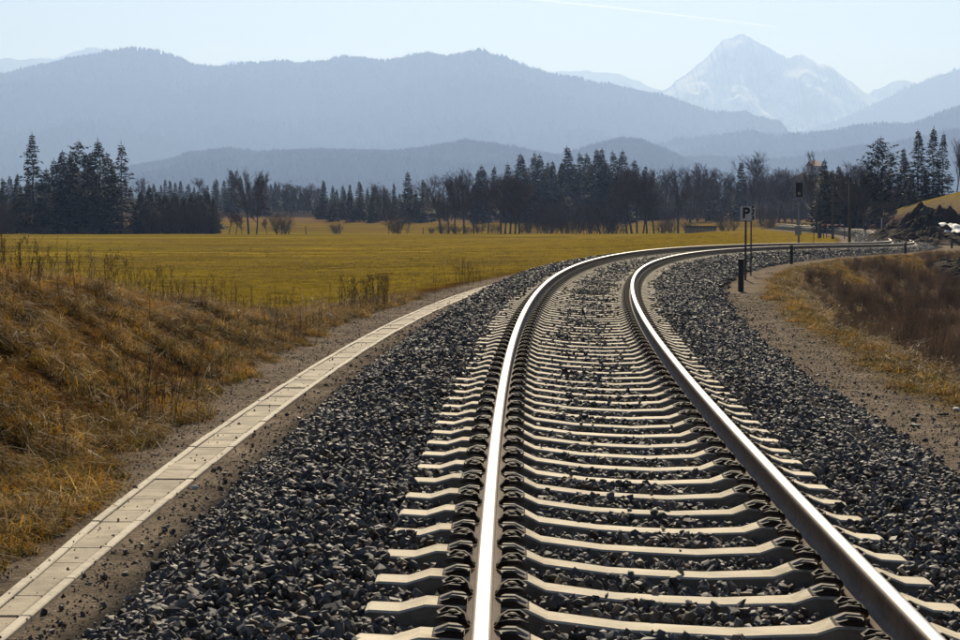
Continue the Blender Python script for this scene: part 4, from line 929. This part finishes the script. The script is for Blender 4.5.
# ------------------------------------------------------------------ earth heaps beyond the bend
M['earth'] = simple('dug_earth', (.052, .038, .027), .95, var=.75, scale=.6, bump=1.0, bscale=5, spec=.05)
def heap(cx, cy, rx, ry, h, seed, label):
    n = 110; g = np.linspace(-1.15, 1.15, n); U, V_ = np.meshgrid(g, g, indexing='ij'); R_ = np.hypot(U, V_)
    X_ = cx + U * rx; Y_ = cy + V_ * ry
    Z = h * np.clip(1 - R_ ** 1.5, -.25, 1) * (.75 + .5 * fbm(X_ * .3, Y_ * .3, 3, seed)) + ((fbm(X_ * .9, Y_ * .9, 5, seed + 3) - .5) * h * 1.0 + (np.abs(fbm(X_ * 2.2, Y_ * 2.2, 4, seed + 4) - .5) - .12) * h * .45) * np.clip(1.2 - R_, 0, 1)
    Z = Z + ground_z(X_.ravel(), Y_.ravel()).reshape(n, n) - .1
    idx = np.arange(n * n).reshape(n, n); fs = np.stack([idx[:-1, :-1], idx[1:, :-1], idx[1:, 1:], idx[:-1, 1:]], -1).reshape(-1, 4)
    o = link(bpy.data.objects.new('earth_heap', np_mesh('earth_heap', np.stack([X_.ravel(), Y_.ravel(), Z.ravel()], 1), fs, [M['earth']])))
    return tag(o, label, 'earth heap', 'heaps of dug earth beyond the bend')
heap(37.2, 172, 5.5, 7, 2.6, 5, 'large heap of dark dug earth below the grassy rise')
heap(33.5, 158, 5.0, 5, 1.5, 9, 'lower dark earth heap in front of the large one')
heap(41.5, 165, 5, 6, 2.6, 15, 'brownish earth heap with white sheet lying against it')
heap(23.6, 100, 2.2, 3.0, 1.1, 25, 'small black earth heap at the end of the hollow')
x, y, zt = at_px(953, 158, 228)
m = MB(); rnd = random.Random(3); nn = 9; vv = []
for i in range(nn):
    for j in range(5): vv.append((x + (i - 4) * .22 + rnd.uniform(-.05, .05), y + (j - 2) * .5, zt + (j - 2) * .16 + rnd.uniform(-.08, .08) - .02 * (i - 4)))
m.add(vv, [(i * 5 + j, (i + 1) * 5 + j, (i + 1) * 5 + j + 1, i * 5 + j + 1) for i in range(nn - 1) for j in range(4)]); o = m.build('white_sheet', M['snowsheet'])
sm = o.modifiers.new('thick', 'SOLIDIFY'); sm.thickness = .05; tag(o, 'crumpled white sheet lying on the dug earth', 'sheet')

# rubble on the right-hand path
for u, v, sc_, mt, lb, nm in ((958, 411, .075, 'snowsheet', 'round white stone at the grass edge of the path', 'white_stone'), (945, 416.5, .085, 'black', 'flat black brick piece lying on the path edge', 'brick_piece'), (916, 421, .075, 'stone', 'dark broken stone beside the white scrap', 'dark_stone'), (918, 426.5, .080, 'snowsheet', 'flat white scrap lying on the gravel path', 'white_scrap'), (888, 407, .055, 'pebble', 'pale flat stone on the gravel path', 'pale_stone'), (193, 489, .05, 'snowsheet', 'small pale pebble on the path left of the cable trough', 'pale_pebble')):
    for d in np.arange(8, 60, .05):
        zz = CAMH + d * math.tan(math.atan((320 - v) / FPX) - PITCH); xx = (u - 480) / FPX * d
        if zz < gz(xx, d): break
    me_ = stone_mesh(int(u), M[mt], 14, .75); o = link(bpy.data.objects.new(nm, me_)); k = (1, 1, 1)
    if nm == 'white_scrap': k = (1.6, .8, .5)
    if nm == 'brick_piece': k = (1.5, .8, .6)
    o.location = (xx, d, gz(xx, d) + sc_ * .2); o.scale = tuple(sc_ * q for q in k); tag(o, lb, 'stone' if 'stone' in nm or 'pebble' in nm else 'debris')

# ------------------------------------------------------------------ hills and mountains
def hill_mat(name, c1, c2, scale, snow=None):
    m, n, l, b = newmat(name); g = n.new('ShaderNodeNewGeometry')
    no = n.new('ShaderNodeTexNoise'); no.inputs['Scale'].default_value = scale; no.inputs['Detail'].default_value = 8; no.inputs['Roughness'].default_value = .7
    l.new(g.outputs['Position'], no.inputs['Vector'])
    cr = n.new('ShaderNodeValToRGB'); cr.color_ramp.elements[0].position = .38; cr.color_ramp.elements[1].position = .62
    cr.color_ramp.elements[0].color = (*c1, 1); cr.color_ramp.elements[1].color = (*c2, 1); l.new(no.outputs[0], cr.inputs[0])
    l.new(cr.outputs[0], b.inputs['Base Color']); b.inputs['Roughness'].default_value = .95; b.inputs['Specular IOR Level'].default_value = 0.0
    if snow:
        sx = n.new('ShaderNodeSeparateXYZ'); l.new(g.outputs['Position'], sx.inputs[0]); sn = n.new('ShaderNodeSeparateXYZ'); l.new(g.outputs['Normal'], sn.inputs[0])
        a = n.new('ShaderNodeMath'); a.operation = 'MULTIPLY_ADD'; a.inputs[1].default_value = snow[1]; l.new(no.outputs[0], a.inputs[0]); l.new(sx.outputs[2], a.inputs[2])
        mr = n.new('ShaderNodeMapRange'); mr.inputs[1].default_value = snow[0]; mr.inputs[2].default_value = snow[0] + snow[2]; l.new(a.outputs[0], mr.inputs[0])
        m2 = n.new('ShaderNodeMapRange'); m2.inputs[1].default_value = .50; m2.inputs[2].default_value = .72; l.new(sn.outputs[2], m2.inputs[0])
        mu = n.new('ShaderNodeMath'); mu.operation = 'MULTIPLY'; l.new(mr.outputs[0], mu.inputs[0]); l.new(m2.outputs[0], mu.inputs[1])
        mx = n.new('ShaderNodeMix'); mx.data_type = 'RGBA'; l.new(mu.outputs[0], mx.inputs[0]); l.new(cr.outputs[0], mx.inputs[6]); mx.inputs[7].default_value = (.85, .87, .9, 1)
        l.new(mx.outputs[2], b.inputs['Base Color'])
    return m
M['hill'] = hill_mat('forested_hill', (.008, .011, .006), (.016, .018, .010), .02)
M['rock'] = hill_mat('snowy_rock', (.025, .026, .028), (.10, .098, .092), .016, (520, 520, 120))
M['fir'] = simple('far_fir', (.012, .017, .010), .9, var=.3, scale=.1, spec=0.0)
ridge_trees = []
def ridge(name, D, prof, front, back, seed, mat, rough, trees=0, th=(7, 12), nx=220, spur=.35):
    """a range whose crest passes through the sight lines of prof (photo column, row) at distance D"""
    pu = np.array([p[0] for p in prof], float); pv = np.array([p[1] for p in prof], float)
    u = np.linspace(pu[0], pu[-1], nx); v = np.interp(u, pu, pv)
    if not trees: v = v + (fbm(u / 9, u * 0 + seed, 5, seed + 8) - .5) * 5.0 + (fbm(u / 2.5, u * 0 + seed, 3, seed + 9) - .5) * 2.2
    zc = D * np.tan(np.arctan((320 - v) / FPX) - PITCH) + CAMH; xc = (u - 480) / FPX * D
    fr = np.concatenate([np.linspace(-1, 0, 46 if trees else 110), np.linspace(0, 1, 14)[1:]])
    Xg, Tg = np.meshgrid(xc, fr, indexing='ij'); Zc = np.repeat(zc[:, None], len(fr), 1)
    Yg = D + np.where(Tg < 0, Tg * front, Tg * back) + (fbm(Xg / (front * .5), Xg * 0 + seed, 3, seed) - .5) * front * .3 * (1 - np.abs(Tg))
    fall = np.where(Tg < 0, (1 + Tg) ** 1.15, (1 - Tg) ** 1.2)
    sp = 1 - np.abs(2 * fbm(Xg / (front * .22), Yg / (front * .35), 4, seed + 1) - 1)
    Zg = Zc * fall * (1 - spur * (1 - sp) * np.clip(np.abs(Tg) * 3.0, 0, 1) * (fall > 0)) + (fbm(Xg / rough, Yg / rough, 6, seed + 2) - .5) * rough * (.55 if not trees else .30) * np.clip(np.abs(Tg) * 5 + (.09 if not trees else .12), 0, 1) * np.clip(fall * 4, 0, 1) - 9 * (1 - fall)
    # perspective: keep points on the front slope under the crest's own sight line
    lim = CAMH + (Zc - CAMH) * (Yg / D) - 1.0 * np.abs(Tg) * 6
    Zg = np.where(Tg < 0, np.minimum(Zg, lim), Zg)
    a, b = Xg.shape; idx = np.arange(a * b).reshape(a, b); fs = np.stack([idx[:-1, :-1], idx[1:, :-1], idx[1:, 1:], idx[:-1, 1:]], -1).reshape(-1, 4)
    o = link(bpy.data.objects.new(name, np_mesh(name, np.stack([Xg.ravel(), Yg.ravel(), Zg.ravel()], 1), fs, [mat], smooth=bool(trees)))); tag(o, kind='structure')
    if trees:
        i = RNG.integers(0, a - 1, trees); f = RNG.random(trees); q = RNG.random(trees)
        tt = np.where(RNG.random(trees) < .45, RNG.normal(-.012, .015, trees), -q ** 1.5 * .9); j = np.interp(tt, fr, np.arange(b)); j0 = np.clip(j.astype(int), 0, b - 2); jf = j - j0
        lerp = lambda G: (G[i, j0] * (1 - f) + G[i + 1, j0] * f) * (1 - jf) + (G[i, j0 + 1] * (1 - f) + G[i + 1, j0 + 1] * f) * jf
        ridge_trees.append((lerp(Xg), lerp(Yg), lerp(Zg), RNG.uniform(*th, trees) * (.45 + 1.0 * fbm(lerp(Xg) / 60, lerp(Yg) / 60, 3, seed + 5))))
    return o
ridge('low_wooded_hill', 5500, [(60, 186), (130, 168), (170, 160), (205, 151), (228, 149), (260, 155), (300, 153), (340, 152), (400, 153), (440, 147), (465, 142), (490, 144), (520, 150), (560, 158), (590, 149), (620, 141), (640, 143), (665, 152), (700, 170), (740, 182)], 1400, 1000, 3, M['hill'], 240, 9000, (9, 15))
ridge('near_wooded_hill', 5900, [(600, 185), (650, 168), (690, 158), (720, 160), (760, 163), (800, 158), (840, 150), (880, 146), (960, 130), (1020, 120), (1100, 126)], 1300, 1000, 7, M['hill'], 240, 5000, (9, 15))
ridge('side_wooded_ridge', 7700, [(560, 185), (610, 160), (640, 148), (680, 140), (720, 136), (745, 133), (770, 138), (800, 136), (830, 132), (860, 127), (880, 125), (905, 125), (930, 116), (960, 107), (1010, 96), (1080, 104), (1180, 140)], 1800, 1300, 11, M['hill'], 340, 6000, (11, 18))
ridge('long_wooded_ridge', 9700, [(-330, 150), (-200, 110), (-100, 90), (-40, 82), (0, 76), (30, 70), (70, 60), (110, 53), (135, 50), (160, 53), (180, 58), (195, 66), (215, 68), (240, 64), (270, 62), (300, 64), (325, 63), (345, 58), (365, 61), (390, 63), (420, 57), (450, 58), (470, 54), (485, 53), (500, 58), (520, 66), (545, 74), (570, 78), (600, 85), (640, 93), (665, 96), (690, 105), (720, 113), (750, 113), (775, 119), (786, 122), (792, 134), (805, 150), (830, 175)], 3100, 1800, 17, M['hill'], 530, 18000, (15, 27), 420)
ridge('right_hazy_ridge', 13800, [(730, 160), (780, 136), (800, 131), (830, 122), (860, 110), (880, 100), (905, 88), (930, 78), (960, 68), (1000, 58), (1080, 50), (1180, 64), (1300, 110)], 3200, 2000, 23, M['hill'], 780, 3000, (16, 27))
ridge('snowy_mountain', 15600, [(520, 150), (560, 130), (620, 112), (650, 97), (665, 90), (672, 83), (685, 75), (700, 63), (706, 57), (712, 50), (720, 43), (728, 38.5), (735, 36.5), (742, 37), (750, 41), (760, 46), (770, 50), (778, 55), (786, 59), (792, 56), (800, 54.5), (808, 58), (818, 63), (828, 65), (838, 72), (848, 80), (860, 89), (870, 95), (890, 108), (930, 130), (980, 160)], 2500, 1700, 29, M['rock'], 850, 0, nx=460, spur=.6)
ridge('far_snowy_range', 18000, [(-260, 90), (-160, 70), (-80, 62), (-30, 66), (0, 60), (12, 57), (25, 61), (45, 58), (60, 60), (78, 52), (92, 49), (105, 48.5), (118, 51), (135, 56), (165, 70), (200, 78), (225, 63), (232, 60.5), (243, 63), (260, 74), (400, 95), (520, 90), (545, 76), (562, 73), (585, 72.5), (605, 74), (625, 78), (645, 86), (662, 92), (690, 105), (780, 112), (850, 105), (868, 92), (885, 84), (900, 80), (915, 84), (940, 95), (1000, 90), (1100, 70), (1250, 95)], 1400, 1400, 37, M['rock'], 870, 0, nx=420, spur=.4)

cone = MB(); 
for zz0, zz1, rr_ in ((.08, .62, .17), (.34, .84, .125), (.62, 1.0, .075)):
    cone.add([(rr_ * math.cos(k * 1.2566), rr_ * math.sin(k * 1.2566), zz0) for k in range(5)] + [(0, 0, zz1)], [(k, (k + 1) % 5, 5) for k in range(5)])
cone_me = cone.mesh('fir', M['fir'])
X_ = np.concatenate([t[0] for t in ridge_trees]); Y_ = np.concatenate([t[1] for t in ridge_trees]); Z_ = np.concatenate([t[2] for t in ridge_trees]); H_ = np.concatenate([t[3] for t in ridge_trees]); n = len(X_)
scatter('ridge_forest', 'tiny hazy firs covering the wooded ridges below the snowy peak', 'forest', np.stack([X_, Y_, Z_ - .8], 1), np.stack([np.zeros(n), np.zeros(n), RNG.uniform(0, 6.28, n)], 1), np.stack([H_ * 1.25, H_ * 1.25, H_], 1), np.zeros(n, int), [cone_me])

# ------------------------------------------------------------------ the air
hm = bpy.data.materials.new('hazy_air'); hm.use_nodes = True; hn = hm.node_tree.nodes; hn.remove(hn['Principled BSDF'])
pv = hn.new('ShaderNodeVolumePrincipled'); pv.inputs['Color'].default_value = (.345, .52, 1.0, 1); pv.inputs['Absorption Color'].default_value = (.32, .32, .32, 1); pv.inputs['Density'].default_value = HAZE_DENSITY; pv.inputs['Anisotropy'].default_value = .41
hm.node_tree.links.new(pv.outputs[0], hn['Material Output'].inputs['Volume'])
o = MB().box((0, 0, 690), (44000, 44000, 1430)).build('haze', hm); tag(o, 'pale blue haze filling the valley up to the peaks', 'haze', kind='stuff')

# ------------------------------------------------------------------ contrails high beyond the peaks
cm_, n_, l_, b_ = newmat('contrail_ice'); tl_ = n_.new('ShaderNodeBsdfTranslucent'); tl_.inputs[0].default_value = (1, 1, 1, 1)
tr_ = n_.new('ShaderNodeBsdfTransparent'); mx_ = n_.new('ShaderNodeMixShader'); mx_.inputs[0].default_value = .2
l_.new(tr_.outputs[0], mx_.inputs[1]); l_.new(tl_.outputs[0], mx_.inputs[2]); l_.new(mx_.outputs[0], n_['Material Output'].inputs[0])
def contrail(pts, r0, r1, label):
    P = []
    for u, v in pts:
        d = 60000; P.append(((u - 480) / FPX * d, d, CAMH + d * math.tan(math.atan((320 - v) / FPX) - PITCH)))
    k = len(P); o = MB().tube(P, [r0 + (r1 - r0) * i / (k - 1) for i in range(k)], 8).build('contrail', cm_); tag(o, label, 'contrail')
contrail([(470, -8), (530, -1), (600, 6), (660, 13), (720, 20), (775, 27)], 34, 14, 'long thin white contrail above the snowy peak')
contrail([(205, 42), (220, 48), (240, 54), (256, 58)], 16, 6, 'short faint contrail above the long wooded ridge')
